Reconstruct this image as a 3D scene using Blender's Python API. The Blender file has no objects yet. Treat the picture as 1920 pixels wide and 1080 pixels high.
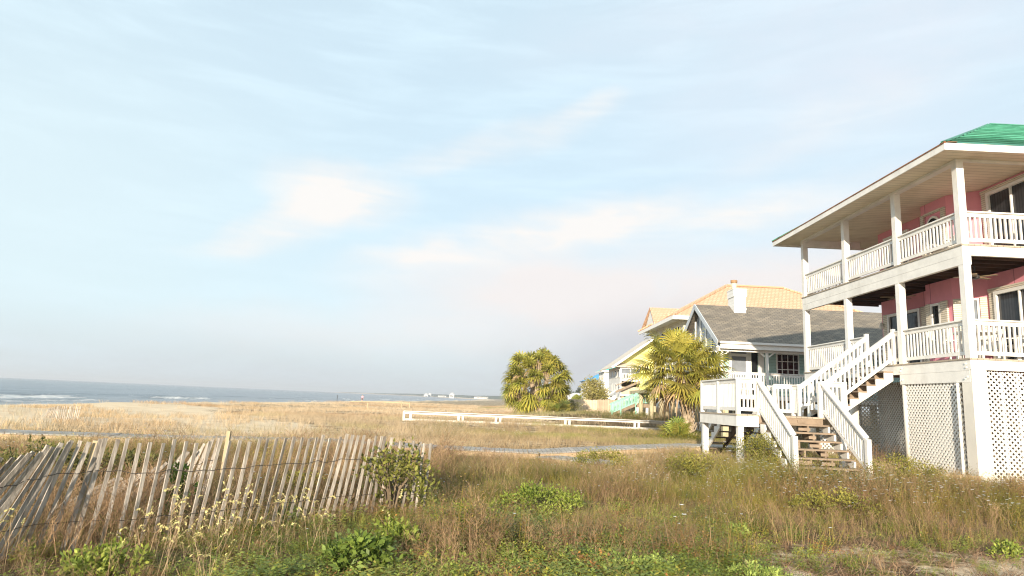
import bpy, math, random
import numpy as np
R = math.radians
random.seed(7)
SC = bpy.context.scene
COL = SC.collection

# ------------------------------------------------------------------ camera
YAW, PITCH, ROLL, FOC = 0.0083, 0.1693, 0.0444, 1224.9      # focal length in pixels of a 1920 wide frame
EYE = np.array([0.0, 0.0, 1.65])
fw = np.array([math.sin(YAW)*math.cos(PITCH), math.cos(YAW)*math.cos(PITCH), math.sin(PITCH)])
rt = np.cross(fw, [0, 0, 1.0]); rt /= np.linalg.norm(rt); up = np.cross(rt, fw)
rt, up = math.cos(ROLL)*rt + math.sin(ROLL)*up, -math.sin(ROLL)*rt + math.cos(ROLL)*up

def ray(px, py):
    return fw + rt*(px-960)/FOC - up*(py-540)/FOC

def at(px, py, Y):
    """world point seen at a photo pixel, at depth Y along the beach"""
    d = ray(px, py)
    return EYE + d*(Y/d[1])

from mathutils import Matrix
cam = bpy.data.objects.new('camera', bpy.data.cameras.new('camera'))
COL.objects.link(cam)
cam.matrix_world = Matrix(((rt[0], up[0], -fw[0], EYE[0]), (rt[1], up[1], -fw[1], EYE[1]),
                           (rt[2], up[2], -fw[2], EYE[2]), (0, 0, 0, 1)))
cam.data.sensor_width = 36.0
cam.data.lens = FOC*36/1920
cam.data.clip_start = 0.1
cam.data.clip_end = 100000
SC.camera = cam

# ------------------------------------------------------------------ render settings
SC.view_settings.view_transform = 'Standard'
SC.view_settings.look = 'None'
SC.view_settings.gamma = 1
SC.view_settings.exposure = 0.80
SC.cycles.use_denoising = True
SC.cycles.denoising_prefilter = 'ACCURATE'
SC.cycles.filter_width = 1.15
SC.cycles.max_bounces = 6
SC.cycles.transparent_max_bounces = 6

# ------------------------------------------------------------------ sun and sky
SUN_DIR = np.array([0.275, 1.0, -0.248])           # travel direction of sunlight
sd = SUN_DIR/np.linalg.norm(SUN_DIR)
from mathutils import Vector
sun = bpy.data.objects.new('sun', bpy.data.lights.new('sun', 'SUN'))
COL.objects.link(sun)
sun.data.energy = 4.6
sun.data.angle = R(0.6)
sun.data.color = (1.0, 0.87, 0.69)
sun.rotation_euler = Vector(sd).to_track_quat('-Z', 'Y').to_euler()
sun.location = (-20, -40, 30)

class NT:
    """little expression builder for shader node trees"""
    def __init__(s, tree): s.t = tree
    def n(s, typ, **kw):
        x = s.t.nodes.new(typ)
        for k, v in kw.items(): setattr(x, k, v)
        return x
    def link(s, a, b): s.t.links.new(a, b)
    def put(s, v, sock):
        if isinstance(v, (int, float)): sock.default_value = v
        elif isinstance(v, (tuple, list)): sock.default_value = v if len(v) == len(sock.default_value) else tuple(v)+(1,)
        else: s.link(v, sock)
    def m(s, op, a, b=0.0, c=None, clamp=False):
        x = s.n('ShaderNodeMath', operation=op, use_clamp=clamp)
        s.put(a, x.inputs[0]); s.put(b, x.inputs[1])
        if c is not None: s.put(c, x.inputs[2])
        return x.outputs[0]
    def mix(s, f, a, b, mode='MIX'):
        x = s.n('ShaderNodeMix', data_type='RGBA', blend_type=mode)
        s.put(f, x.inputs[0]); s.put(a, x.inputs[6]); s.put(b, x.inputs[7])
        return x.outputs[2]
    def noise(s, vec, scale, detail=4, rough=.55, dist=0.0):
        x = s.n('ShaderNodeTexNoise')
        if vec is not None: s.link(vec, x.inputs['Vector'])
        x.inputs['Scale'].default_value = scale; x.inputs['Detail'].default_value = detail
        x.inputs['Roughness'].default_value = rough; x.inputs['Distortion'].default_value = dist
        return x.outputs['Fac']
    def ramp(s, v, lo, hi):
        x = s.n('ShaderNodeMapRange', interpolation_type='SMOOTHSTEP')
        s.put(v, x.inputs[0]); x.inputs[1].default_value = lo; x.inputs[2].default_value = hi
        return x.outputs[0]
    def mapping(s, vec, scale=(1, 1, 1), rot=(0, 0, 0), loc=(0, 0, 0)):
        x = s.n('ShaderNodeMapping'); s.link(vec, x.inputs[0])
        x.inputs['Scale'].default_value = scale; x.inputs['Rotation'].default_value = rot; x.inputs['Location'].default_value = loc
        return x.outputs[0]
    def vec(s, x, y, z):
        c = s.n('ShaderNodeCombineXYZ'); s.put(x, c.inputs[0]); s.put(y, c.inputs[1]); s.put(z, c.inputs[2])
        return c.outputs[0]

W = bpy.data.worlds.new('World'); SC.world = W; W.use_nodes = True
W.node_tree.nodes.clear()
N = NT(W.node_tree)
sky = N.n('ShaderNodeTexSky', sky_type='NISHITA')
sky.sun_disc = False
sky.sun_elevation = math.asin(-sd[2])
sky.sun_rotation = math.atan2(-sd[0], -sd[1])
sky.altitude = 0; sky.air_density = 1.0; sky.dust_density = 1.2; sky.ozone_density = 1.2
tc = N.n('ShaderNodeTexCoord')
sep = N.n('ShaderNodeSeparateXYZ'); N.link(tc.outputs['Generated'], sep.inputs[0])
dx, dy, dz = sep.outputs
AZ = N.m('ARCTAN2', dx, dy)
EL = N.m('ARCSINE', dz)
cvec = N.vec(AZ, EL, 0.0)
wx = N.m('SUBTRACT', N.noise(cvec, 5.0, 3), .5)
wy = N.m('SUBTRACT', N.noise(N.mapping(cvec, loc=(7, 3, 0)), 5.0, 3), .5)
AZw = N.m('MULTIPLY_ADD', wx, .16, AZ)
ELw = N.m('MULTIPLY_ADD', wy, .075, EL)

def azel(px, py):
    d = ray(px, py); d = d/np.linalg.norm(d)
    return math.atan2(d[0], d[1]), math.asin(d[2])

def blob(px, py, a, b, ang, soft=0.0, warped=True):
    """soft elliptical bank of cloud centred on a sky direction; a, b half sizes; ang tilt in degrees"""
    az, el = azel(px, py)
    k = 1/1350.0
    ca, sa = math.cos(R(ang)), math.sin(R(ang))
    X = N.m('SUBTRACT', AZw if warped else AZ, az); Y = N.m('SUBTRACT', ELw if warped else EL, el)
    u = N.m('MULTIPLY_ADD', X, ca/(a*k), N.m('MULTIPLY', Y, sa/(a*k)))
    v = N.m('MULTIPLY_ADD', X, -sa/(b*k), N.m('MULTIPLY', Y, ca/(b*k)))
    d2 = N.m('MULTIPLY_ADD', u, u, N.m('MULTIPLY', v, v))
    return N.ramp(N.m('SQRT', d2), 1.0, soft)

def addup(l):
    x = l[0]
    for y in l[1:]: x = N.m('ADD', x, y)
    return x
def wt(f, w): return N.m('MULTIPLY', f, w)

fine = N.noise(N.mapping(cvec, scale=(1.0, 2.6, 1), rot=(0, 0, R(-14))), 7.0, 6, .6, .6)
fine = N.ramp(fine, .28, .72)
streak = N.noise(N.mapping(cvec, scale=(.8, 5.5, 1), rot=(0, 0, R(-12))), 5.0, 6, .6, .4)
streak = N.ramp(streak, .38, .75)

pale = sky.outputs[0]
# thin veil of high cloud over the whole sky keeps the blue pale
veil = N.m('MULTIPLY_ADD', streak, .13, .76)
c = N.mix(veil, pale, (5.75, 7.15, 7.95, 1))
left = blob(-60, 380, 950, 560, 0, 0.0, False)
c = N.mix(wt(left, .55), c, (5.9, 6.95, 7.15, 1))
# broad thin cloud at upper right and low bank over the shore
right = addup([wt(blob(1650, 90, 700, 280, 14), .75), wt(blob(1750, 380, 460, 150, 16), .55), wt(blob(1250, 40, 560, 140, 8), .4)])
right = N.m('MULTIPLY', right, N.m('MULTIPLY_ADD', fine, .35, .65), clamp=True)
c = N.mix(wt(right, .80), c, (6.25, 6.4, 7.0, 1))
bank = addup([wt(blob(1250, 580, 760, 170, 5), 1.15), wt(blob(620, 620, 520, 80, 2), .5), wt(blob(1700, 500, 460, 150, 8), .8), wt(blob(980, 520, 480, 110, 8), .75)])
bank = N.m('MULTIPLY', bank, N.m('MULTIPLY_ADD', fine, .22, .80), clamp=True)
c = N.mix(wt(bank, .92), c, (6.95, 6.5, 6.35, 1))
grey = addup([wt(blob(1230, 690, 560, 165, 3), 1.25), wt(blob(100, 705, 1000, 170, -2, 0.0, False), .36), wt(blob(700, 725, 800, 130, -2, 0.0, False), .48)])
grey = N.m('MULTIPLY', grey, N.m('MULTIPLY_ADD', fine, .2, .88), clamp=True)
c = N.mix(wt(grey, .85), c, (4.65, 4.65, 4.9, 1))
# the bright wisps
wisps = addup([wt(blob(640, 368, 185, 84, -4, .2), 1.2), wt(blob(545, 425, 190, 70, 24, .2), 1.0), wt(blob(430, 465, 160, 30, 5, .15), .4),
               wt(blob(920, 465, 430, 80, 12, .05), 1.0), wt(blob(1120, 408, 290, 62, 14, .05), 1.15), wt(blob(1400, 400, 430, 66, 8, .05), .95),
               wt(blob(960, 262, 300, 62, 17, .15), .62), wt(blob(1100, 205, 140, 38, 12, .15), .42), wt(blob(760, 480, 150, 34, 4, .15), .5), wt(blob(800, 310, 220, 34, 10, .15), .3),
               wt(blob(1560, 230, 340, 70, 18, .15), .30)])
wisps = N.m('MULTIPLY', wisps, N.m('MULTIPLY_ADD', streak, .55, N.m('MULTIPLY_ADD', fine, .45, .30)), clamp=True)
c = N.mix(wt(wisps, .88), c, (7.4, 7.05, 6.75, 1))
bg = N.n('ShaderNodeBackground'); N.link(c, bg.inputs[0]); bg.inputs[1].default_value = 0.08
wo = N.n('ShaderNodeOutputWorld'); N.link(bg.outputs[0], wo.inputs[0])

# ------------------------------------------------------------------ materials
def new_mat(name):
    m = bpy.data.materials.new(name); m.use_nodes = True
    m.node_tree.nodes.clear()
    n = NT(m.node_tree)
    b = n.n('ShaderNodeBsdfPrincipled'); o = n.n('ShaderNodeOutputMaterial'); n.link(b.outputs[0], o.inputs[0])
    return m, n, b, o

def rgb(c, k=1.0): return (c[0]*k, c[1]*k, c[2]*k, 1)

def mat(name, col, rough=.6, var=.12, scale=2.0, stretch=(1, 1, 1), bump=0.0, bscale=30, metallic=0.0, col2=None, rnd=0.0, dirt=None, spec=.3):
    m, n, b, o = new_mat(name)
    t = n.n('ShaderNodeTexCoord')
    v = n.mapping(t.outputs['Object'], scale=stretch)
    f = n.ramp(n.noise(v, scale, 6, .6), .3, .7)
    c = n.mix(f, rgb(col, 1-var), rgb(col2 or col, 1+var))
    if dirt:
        f2 = n.ramp(n.noise(n.mapping(t.outputs['Object'], scale=(1, 1, .45)), .9, 8, .68), .52, .78)
        c = n.mix(n.m('MULTIPLY', f2, dirt[1]), c, rgb(dirt[0]))
    if rnd:
        oi = n.n('ShaderNodeObjectInfo')
        k = n.m('MULTIPLY_ADD', oi.outputs['Random'], rnd*2, 1-rnd)
        c = n.mix(1.0, c, n.vec(k, k, k), 'MULTIPLY')
    n.link(c, b.inputs['Base Color'])
    b.inputs['Roughness'].default_value = rough
    b.inputs['Metallic'].default_value = metallic
    b.inputs['Specular IOR Level'].default_value = spec
    if bump:
        bp = n.n('ShaderNodeBump'); bp.inputs['Strength'].default_value = bump; bp.inputs['Distance'].default_value = .02
        n.link(n.noise(v, bscale, 4), bp.inputs['Height']); n.link(bp.outputs[0], b.inputs['Normal'])
    return m

def striped(name, col, axis, pitch, depth=.6, rough=.6, gap=.16, dark=.45, var=.1, col2=None, dirt=None, dist=.02, metallic=0):
    """boards, siding or ribs: grooves across one object axis at a given pitch in metres"""
    m, n, b, o = new_mat(name)
    t = n.n('ShaderNodeTexCoord'); s = n.n('ShaderNodeSeparateXYZ'); n.link(t.outputs['Object'], s.inputs[0])
    x = n.m('DIVIDE', s.outputs[axis], pitch)
    fr = n.m('FRACT', x)
    g = n.m('LESS_THAN', fr, gap)
    idx = n.m('FLOOR', x)
    wn = n.n('ShaderNodeTexWhiteNoise', noise_dimensions='1D'); n.link(idx, wn.inputs['W'])
    f = n.ramp(n.noise(t.outputs['Object'], 1.6, 6, .65), .3, .7)
    c = n.mix(f, rgb(col, 1-var), rgb(col2 or col, 1+var))
    k = n.m('MULTIPLY_ADD', wn.outputs[0], var*1.4, 1-var*.7)
    c = n.mix(1.0, c, n.vec(k, k, k), 'MULTIPLY')
    c = n.mix(n.m('MULTIPLY', g, 1-dark), c, rgb(col, .12))
    if dirt:
        f2 = n.ramp(n.noise(t.outputs['Object'], 1.1, 8, .68), .5, .75)
        c = n.mix(n.m('MULTIPLY', f2, dirt[1]), c, rgb(dirt[0]))
    n.link(c, b.inputs['Base Color'])
    b.inputs['Roughness'].default_value = rough; b.inputs['Metallic'].default_value = metallic
    b.inputs['Specular IOR Level'].default_value = .3
    bp = n.n('ShaderNodeBump'); bp.inputs['Strength'].default_value = depth; bp.inputs['Distance'].default_value = dist
    n.link(n.m('SUBTRACT', 1.0, g), bp.inputs['Height']); n.link(bp.outputs[0], b.inputs['Normal'])
    return m

def foliage(name, trans=.3, rough=.55, attr='Col', spec=.25):
    m, n, b, o = new_mat(name)
    a = n.n('ShaderNodeAttribute', attribute_name=attr)
    n.link(a.outputs['Color'], b.inputs['Base Color']); b.inputs['Roughness'].default_value = rough
    b.inputs['Specular IOR Level'].default_value = spec
    t = n.n('ShaderNodeBsdfTranslucent'); n.link(a.outputs['Color'], t.inputs[0])
    mx = n.n('ShaderNodeMixShader'); mx.inputs[0].default_value = trans
    n.link(b.outputs[0], mx.inputs[1]); n.link(t.outputs[0], mx.inputs[2]); n.link(mx.outputs[0], o.inputs[0])
    return m

def glass(name, col=(.015, .018, .02), rough=.04):
    m, n, b, o = new_mat(name)
    b.inputs['Base Color'].default_value = rgb(col); b.inputs['Roughness'].default_value = rough
    b.inputs['Specular IOR Level'].default_value = .28
    return m

M = {}
M['white'] = mat('white_paint', (.79, .765, .72), .55, .07, 2.5, bump=.12, bscale=25, dirt=((.46, .41, .34), .42))
M['white_clean'] = mat('white_trim', (.82, .80, .76), .45, .03)
M['soffit'] = striped('soffit_boards', (.79, .71, .565), 1, .19, .3, .6, .14, .68, .05, dirt=((.42, .33, .2), .35))
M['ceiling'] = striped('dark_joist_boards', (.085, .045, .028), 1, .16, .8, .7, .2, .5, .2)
M['pink'] = striped('pink_panel_wall', (.77, .31, .38), 1, 1.22, .5, .75, .022, .5, .05, dirt=((.55, .22, .26), .3))
M['glass'] = glass('window_glass')
M['blinds'] = striped('dark_blinds_behind_glass', (.045, .045, .05), 1, .09, .0, .06, .3, .6, .2)
M['curtain'] = mat('curtained_glass', (.22, .24, .27), .1, .1)
M['redglass'] = glass('window_red_interior', (.030, .008, .008), .06)
M['shutter'] = striped('louvre_shutter', (.72, .65, .53), 2, .06, .8, .55, .25, .5)
M['tread'] = mat('weathered_tread', (.28, .21, .15), .7, .18, 2.2, (1, 1, 1), .2, 40)
M['deckboard'] = striped('deck_boards', (.43, .36, .28), 0, .14, .6, .75, .06, .3, .14)
M['grey_walk'] = striped('boardwalk_boards', (.37, .345, .315), 0, .15, .7, .8, .08, .25, .16)
M['walk_side'] = mat('boardwalk_edge_wood', (.52, .38, .25), .75, .15, 2.0, (.4, 1, 6), .2, 20)
M['picket'] = mat('weathered_picket', (.315, .27, .225), .85, .28, 5.0, (8, 8, .8), .4, 25, rnd=.30, col2=(.42, .375, .325))
M['stake'] = mat('fresh_pine_stake', (.44, .345, .215), .7, .12, 4.0, (5, 5, .6))
M['wire'] = mat('rusty_wire', (.06, .05, .045), .6, .1)
M['green_roof'] = striped('green_metal_roof', (.04, .205, .125), 1, .36, .9, .45, .18, .45, .14, col2=(.075, .27, .185), dist=.05, dirt=((.10, .26, .19), .5))
M['rust'] = mat('rusty_roof_edge', (.28, .12, .06), .7, .3, 6)
M['concrete'] = mat('concrete_column', (.74, .70, .63), .8, .06, 1.5, bump=.2, bscale=30, dirt=((.5, .44, .36), .3))
M['dark_wood'] = mat('dark_timber', (.16, .12, .09), .8, .2, 3, (1, 1, .2))  # plain dark brown timber colour
M['sage'] = striped('sage_siding', (.36, .52, .48), 2, .17, .7, .6, .08, .55, .04)
M['shingle'] = None
M['cream'] = striped('cream_siding', (.74, .70, .58), 2, .2, .6, .6, .08, .6, .05)
M['yellow'] = striped('yellow_siding', (.86, .84, .30), 2, .22, .5, .6, .07, .65, .03)
M['whitewall'] = striped('white_siding', (.80, .79, .76), 2, .2, .5, .6, .06, .7, .03)
M['beige_roof'] = mat('beige_shingle_roof', (.62, .55, .46), .85, .1, 3, bump=.3)
M['mint'] = mat('mint_paint', (.30, .60, .47), .55, .06)
M['fence_wood'] = striped('cedar_boards', (.66, .52, .37), 0, .16, .6, .8, .08, .45, .12)
M['turq_roof'] = mat('turquoise_metal_roof', (.12, .56, .50), .4, .06)
M['blue_roof'] = mat('blue_metal_roof', (.08, .33, .62), .4, .05)
M['post_wood'] = mat('treated_timber_post', (.50, .44, .29), .8, .15, 2, (1, 1, .3))
M['bark'] = mat('palm_boot_bark', (.44, .35, .25), .9, .28, 6, (1, 1, .5), .6, 18)
M['stem'] = mat('woody_stem', (.20, .15, .10), .85, .2, 5)
M['fanblade'] = mat('fan_blade_wood', (.26, .19, .11), .5, .1)
M['metal_dark'] = mat('dark_metal', (.05, .05, .05), .4, .1)
M['plastic'] = mat('white_chair_paint', (.78, .75, .70), .5, .05)
M['pipe'] = mat('white_pipe', (.80, .78, .72), .4, .03)
M['flue'] = mat('cream_flue', (.78, .66, .46), .5, .1)
M['fcap'] = mat('rusty_flue_cap', (.42, .24, .12), .6, .2)
M['leaf'] = foliage('leaf', .20, .5)
M['grass'] = foliage('grass_blades', .16, .65, spec=.1)
M['palmleaf'] = foliage('palm_frond', .20, .42, spec=.35)

def shingle_mat():
    m, n, b, o = new_mat('grey_asphalt_shingles')
    t = n.n('ShaderNodeTexCoord'); s = n.n('ShaderNodeSeparateXYZ'); n.link(t.outputs['Object'], s.inputs[0])
    v = n.vec(s.outputs[0], n.m('MULTIPLY', s.outputs[1], 1.15), 0.0)
    br = n.n('ShaderNodeTexBrick'); n.link(v, br.inputs['Vector'])
    br.inputs['Color1'].default_value = (.25, .212, .165, 1); br.inputs['Color2'].default_value = (.16, .142, .12, 1); br.inputs['Mortar'].default_value = (.085, .075, .065, 1)
    br.inputs['Scale'].default_value = 1.0; br.inputs['Brick Width'].default_value = .34; br.inputs['Row Height'].default_value = .16
    br.inputs['Mortar Size'].default_value = .012; br.inputs['Bias'].default_value = -.1
    f = n.ramp(n.noise(t.outputs['Object'], .8, 6, .6), .3, .7)
    k = n.m('MULTIPLY_ADD', f, .3, .85)
    c = n.mix(1.0, br.outputs[0], n.vec(k, k, k), 'MULTIPLY')
    n.link(c, b.inputs['Base Color']); b.inputs['Roughness'].default_value = .9
    bp = n.n('ShaderNodeBump'); bp.inputs['Strength'].default_value = .8; bp.inputs['Distance'].default_value = .03
    n.link(n.m('SUBTRACT', 1.0, br.outputs['Fac']), bp.inputs['Height']); n.link(bp.outputs[0], b.inputs['Normal'])
    return m
M['shingle'] = shingle_mat()

def tile_mat():
    m, n, b, o = new_mat('terracotta_tiles')
    t = n.n('ShaderNodeTexCoord'); s = n.n('ShaderNodeSeparateXYZ'); n.link(t.outputs['Object'], s.inputs[0])
    v = n.vec(s.outputs[0], n.m('MULTIPLY', s.outputs[1], 1.1), 0.0)
    br = n.n('ShaderNodeTexBrick'); n.link(v, br.inputs['Vector']); br.offset = .5
    br.inputs['Color1'].default_value = (.70, .45, .30, 1); br.inputs['Color2'].default_value = (.63, .385, .24, 1); br.inputs['Mortar'].default_value = (.52, .31, .19, 1)
    br.inputs['Scale'].default_value = 1.0; br.inputs['Brick Width'].default_value = .30; br.inputs['Row Height'].default_value = .34
    br.inputs['Mortar Size'].default_value = .028
    n.link(br.outputs[0], b.inputs['Base Color']); b.inputs['Roughness'].default_value = .75
    bp = n.n('ShaderNodeBump'); bp.inputs['Strength'].default_value = .9; bp.inputs['Distance'].default_value = .06
    n.link(n.m('SUBTRACT', 1.0, br.outputs['Fac']), bp.inputs['Height']); n.link(bp.outputs[0], b.inputs['Normal'])
    return m
M['tile'] = tile_mat()

# ------------------------------------------------------------------ object helpers
def tag(o, label=None, cat=None, group=None, kind=None):
    if label: o['label'] = label
    if cat: o['category'] = cat
    if group: o['group'] = group
    if kind: o['kind'] = kind
    return o

def thing(name, loc, label, cat, group=None):
    o = bpy.data.objects.new(name, None); COL.objects.link(o)
    o.location = tuple(float(v) for v in loc); o.empty_display_size = .3
    return tag(o, label, cat, group)

def origin_of(p):
    x = np.zeros(3)
    while p is not None:
        x += np.array(p.location); p = p.parent
    return x

class MB:
    def __init__(s): s.v = []; s.f = []; s.c = []
    def add(s, verts, faces):
        k = len(s.v); s.v.extend([tuple(map(float, p)) for p in verts]); s.f.extend([tuple(i+k for i in f) for f in faces]); return s
    def box(s, x0, y0, z0, x1, y1, z1):
        return s.add([(x0, y0, z0), (x1, y0, z0), (x1, y1, z0), (x0, y1, z0), (x0, y0, z1), (x1, y0, z1), (x1, y1, z1), (x0, y1, z1)],
                     [(0, 3, 2, 1), (4, 5, 6, 7), (0, 1, 5, 4), (1, 2, 6, 5), (2, 3, 7, 6), (3, 0, 4, 7)])
    def beam(s, p, q, w, h, upv=(0, 0, 1)):
        p = np.array(p, float); q = np.array(q, float); d = q-p; d /= np.linalg.norm(d)
        u = np.array(upv, float)
        if abs(np.dot(u, d)) > .98: u = np.array((0, 1.0, 0))
        a = np.cross(d, u); a /= np.linalg.norm(a); b = np.cross(a, d)
        a = a*w/2; b = b*h/2
        return s.add([p-a-b, p+a-b, p+a+b, p-a+b, q-a-b, q+a-b, q+a+b, q-a+b],
                     [(0, 3, 2, 1), (4, 5, 6, 7), (0, 1, 5, 4), (1, 2, 6, 5), (2, 3, 7, 6), (3, 0, 4, 7)])
    def prism(s, poly, vec):
        n = len(poly); v = np.array(vec, float)
        P = [np.array(p, float) for p in poly]
        return s.add(P+[p+v for p in P], [tuple(range(n))[::-1], tuple(range(n, 2*n))]+[(i, (i+1) % n, n+(i+1) % n, n+i) for i in range(n)])
    def slab(s, poly, th):
        """flat or sloped polygon given thickness downward"""
        return s.prism(poly, (0, 0, -th))
    def tube(s, pts, rad, n=6, cap=True):
        pts = [np.array(p, float) for p in pts]; k = len(s.v)
        if not hasattr(rad, '__len__'): rad = [rad]*len(pts)
        V = []
        for i, p in enumerate(pts):
            d = pts[min(i+1, len(pts)-1)]-pts[max(i-1, 0)]; d /= np.linalg.norm(d)+1e-9
            u = np.array((0, 0, 1.0)) if abs(d[2]) < .9 else np.array((1.0, 0, 0))
            a = np.cross(d, u); a /= np.linalg.norm(a); b = np.cross(d, a)
            for j in range(n):
                t = 2*math.pi*j/n
                V.append(p+(a*math.cos(t)+b*math.sin(t))*rad[i])
        F = []
        for i in range(len(pts)-1):
            for j in range(n):
                F.append((i*n+j, i*n+(j+1) % n, (i+1)*n+(j+1) % n, (i+1)*n+j))
        if cap: F += [tuple(range(n))[::-1], tuple(range((len(pts)-1)*n, len(pts)*n))]
        return s.add(V, F)
    def build(s, name, material, parent=None, smooth=False, col=None):
        o3 = origin_of(parent)
        V = np.array(s.v, float)-o3
        if parent is None:
            base = np.array([(V[:, 0].min()+V[:, 0].max())/2, (V[:, 1].min()+V[:, 1].max())/2, V[:, 2].min()]); V = V-base
        me = bpy.data.meshes.new(name)
        me.from_pydata([tuple(p) for p in V], [], s.f)
        if smooth: me.polygons.foreach_set('use_smooth', [True]*len(me.polygons))
        me.materials.append(material)
        if col is not None:
            a = me.color_attributes.new('Col', 'FLOAT_COLOR', 'POINT')
            cc = np.ones((len(V), 4), np.float32); cc[:, :3] = col; a.data.foreach_set('color', cc.ravel())
        o = bpy.data.objects.new(name, me); COL.objects.link(o)
        if parent is not None: o.parent = parent
        else: o.location = tuple(base)
        return o

def mesh_arrays(name, V, F, C, material, parent=None, smooth=False):
    """fast mesh from numpy arrays; F is (m,3) or (m,4)"""
    o3 = origin_of(parent)
    V = np.asarray(V, np.float64)-o3
    base = np.zeros(3)
    if parent is None:
        base = np.array([V[:, 0].mean(), V[:, 1].mean(), V[:, 2].min()]); V = V-base
    me = bpy.data.meshes.new(name); k = F.shape[1]
    me.vertices.add(len(V)); me.vertices.foreach_set('co', V.astype(np.float32).ravel())
    me.loops.add(F.size); me.loops.foreach_set('vertex_index', F.astype(np.int32).ravel())
    me.polygons.add(len(F)); me.polygons.foreach_set('loop_start', np.arange(0, F.size, k, dtype=np.int32))
    if smooth: me.polygons.foreach_set('use_smooth', np.ones(len(F), bool))
    me.update(calc_edges=True)
    if C is not None:
        a = me.color_attributes.new('Col', 'FLOAT_COLOR', 'POINT')
        cc = np.ones((len(V), 4), np.float32); cc[:, :3] = C; a.data.foreach_set('color', cc.ravel())
    me.materials.append(material)
    o = bpy.data.objects.new(name, me); COL.objects.link(o)
    if parent is not None: o.parent = parent
    else: o.location = tuple(base)
    return o

def copy_tree(o, parent=None):
    c = o.copy(); COL.objects.link(c)
    if parent is not None: c.parent = parent
    for ch in [x for x in o.children]: copy_tree(ch, c)
    return c

# ------------------------------------------------------------------ value noise and terrain
_rng = np.random.default_rng(11)
_grid = _rng.random((256, 256))
def vn(x, y, s, seed=0):
    x = np.asarray(x, float)/s+seed*17.3; y = np.asarray(y, float)/s+seed*31.7
    xi = np.floor(x).astype(int); yi = np.floor(y).astype(int); fx = x-xi; fy = y-yi
    fx = fx*fx*(3-2*fx); fy = fy*fy*(3-2*fy)
    g = lambda a, b: _grid[a % 256, b % 256]
    return (g(xi, yi)*(1-fx)+g(xi+1, yi)*fx)*(1-fy)+(g(xi, yi+1)*(1-fx)+g(xi+1, yi+1)*fx)*fy
def sm(t):
    t = np.clip(t, 0, 1); return t*t*(3-2*t)

SEA = -1.25
def shore_x(y):
    y = np.asarray(y, float)
    return np.interp(y, [-400, 0, 75, 150, 400, 715, 1100, 1500, 2000, 2600, 3200, 4200, 6000], [-55, -54, -52.5, -49, -43, -36, -38, -55, -150, -420, -840, -1000, -1000])
def H(x, y):
    x = np.asarray(x, float); y = np.asarray(y, float)
    z = .25*sm((x-2)/5)*sm((y-9)/5)*(1-sm((y-25)/6))
    z = z+.80*sm((x+2)/8)*sm((y-44)/7)
    z = z+.12*(vn(x, y, 6, 1)-.5)*sm((np.hypot(x, y)-4)/5)*(1-sm((x-3)/3)*(1-sm((y-26)/6)))
    z = z+.34*(vn(x, y, 7.5, 12)-.5)*sm((y-13)/6)*(1-sm((y-70)/40))*(1-sm((x-2)/3))
    d = x-shore_x(y)                       # distance inland from the water line
    z = z+.75*np.exp(-((d-22-5*(vn(x, y, 30, 5)-.5))/4.0)**2)*(vn(x, y, 11, 6)**2)*sm((y-45)/25)
    beach = SEA+.055*d
    z = np.where(d < 24, np.minimum(z, np.maximum(beach, SEA-4)), z)
    z = z + 2.5*sm((y-900)/700)*sm((d-20)/60)
    return z

def graded(lo, hi, d0, g, centre=0.0):
    out = [centre]; d = d0
    while out[-1] < hi: out.append(out[-1]+d); d *= g
    neg = [centre]; d = d0
    while neg[-1] > lo: neg.append(neg[-1]-d); d *= g
    return np.array(sorted(set(neg+out)))

def grid_mesh(xs, ys, hf):
    X, Y = np.meshgrid(xs, ys)
    Z = hf(X, Y)
    V = np.stack([X, Y, Z], -1).reshape(-1, 3)
    nx, ny = len(xs), len(ys)
    i = np.arange(nx-1)[None, :]+np.arange(ny-1)[:, None]*nx
    F = np.stack([i, i+1, i+1+nx, i+nx], -1).reshape(-1, 4)
    return V, F

# ground sheet
m, n, b, o = new_mat('dune_ground')
t = n.n('ShaderNodeTexCoord'); g = n.n('ShaderNodeNewGeometry')
a = n.n('ShaderNodeAttribute', attribute_name='Col')
sp = n.n('ShaderNodeSeparateColor'); n.link(a.outputs['Color'], sp.inputs[0])
n1 = n.ramp(n.noise(g.outputs['Position'], .9, 8, .65), .3, .7)
n2 = n.ramp(n.noise(g.outputs['Position'], 7.0, 6, .65), .3, .7)
sand = n.mix(n1, (.66, .50, .33, 1), (.78, .63, .44, 1))
thatch = n.mix(n1, (.10, .065, .035, 1), (.27, .18, .10, 1))
thatch = n.mix(n.m('MULTIPLY', n2, .5), thatch, (.10, .085, .035, 1))
patch = n.m('MULTIPLY_ADD', n.m('SUBTRACT', n2, .5), .5, sp.outputs[0])
patch = n.ramp(n.m('MULTIPLY_ADD', n.m('SUBTRACT', n1, .5), .35, patch), .35, .65)
cc = n.mix(patch, thatch, sand)
wet = sp.outputs[1]
cc = n.mix(wet, cc, (.30, .245, .185, 1))
n.link(cc, b.inputs['Base Color']); b.inputs['Roughness'].default_value = .9; b.inputs['Specular IOR Level'].default_value = .15
bp = n.n('ShaderNodeBump'); bp.inputs['Strength'].default_value = .7; bp.inputs['Distance'].default_value = .04
n.link(n.noise(g.outputs['Position'], 14.0, 6, .7), bp.inputs['Height']); n.link(bp.outputs[0], b.inputs['Normal'])
M['ground'] = m

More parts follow.
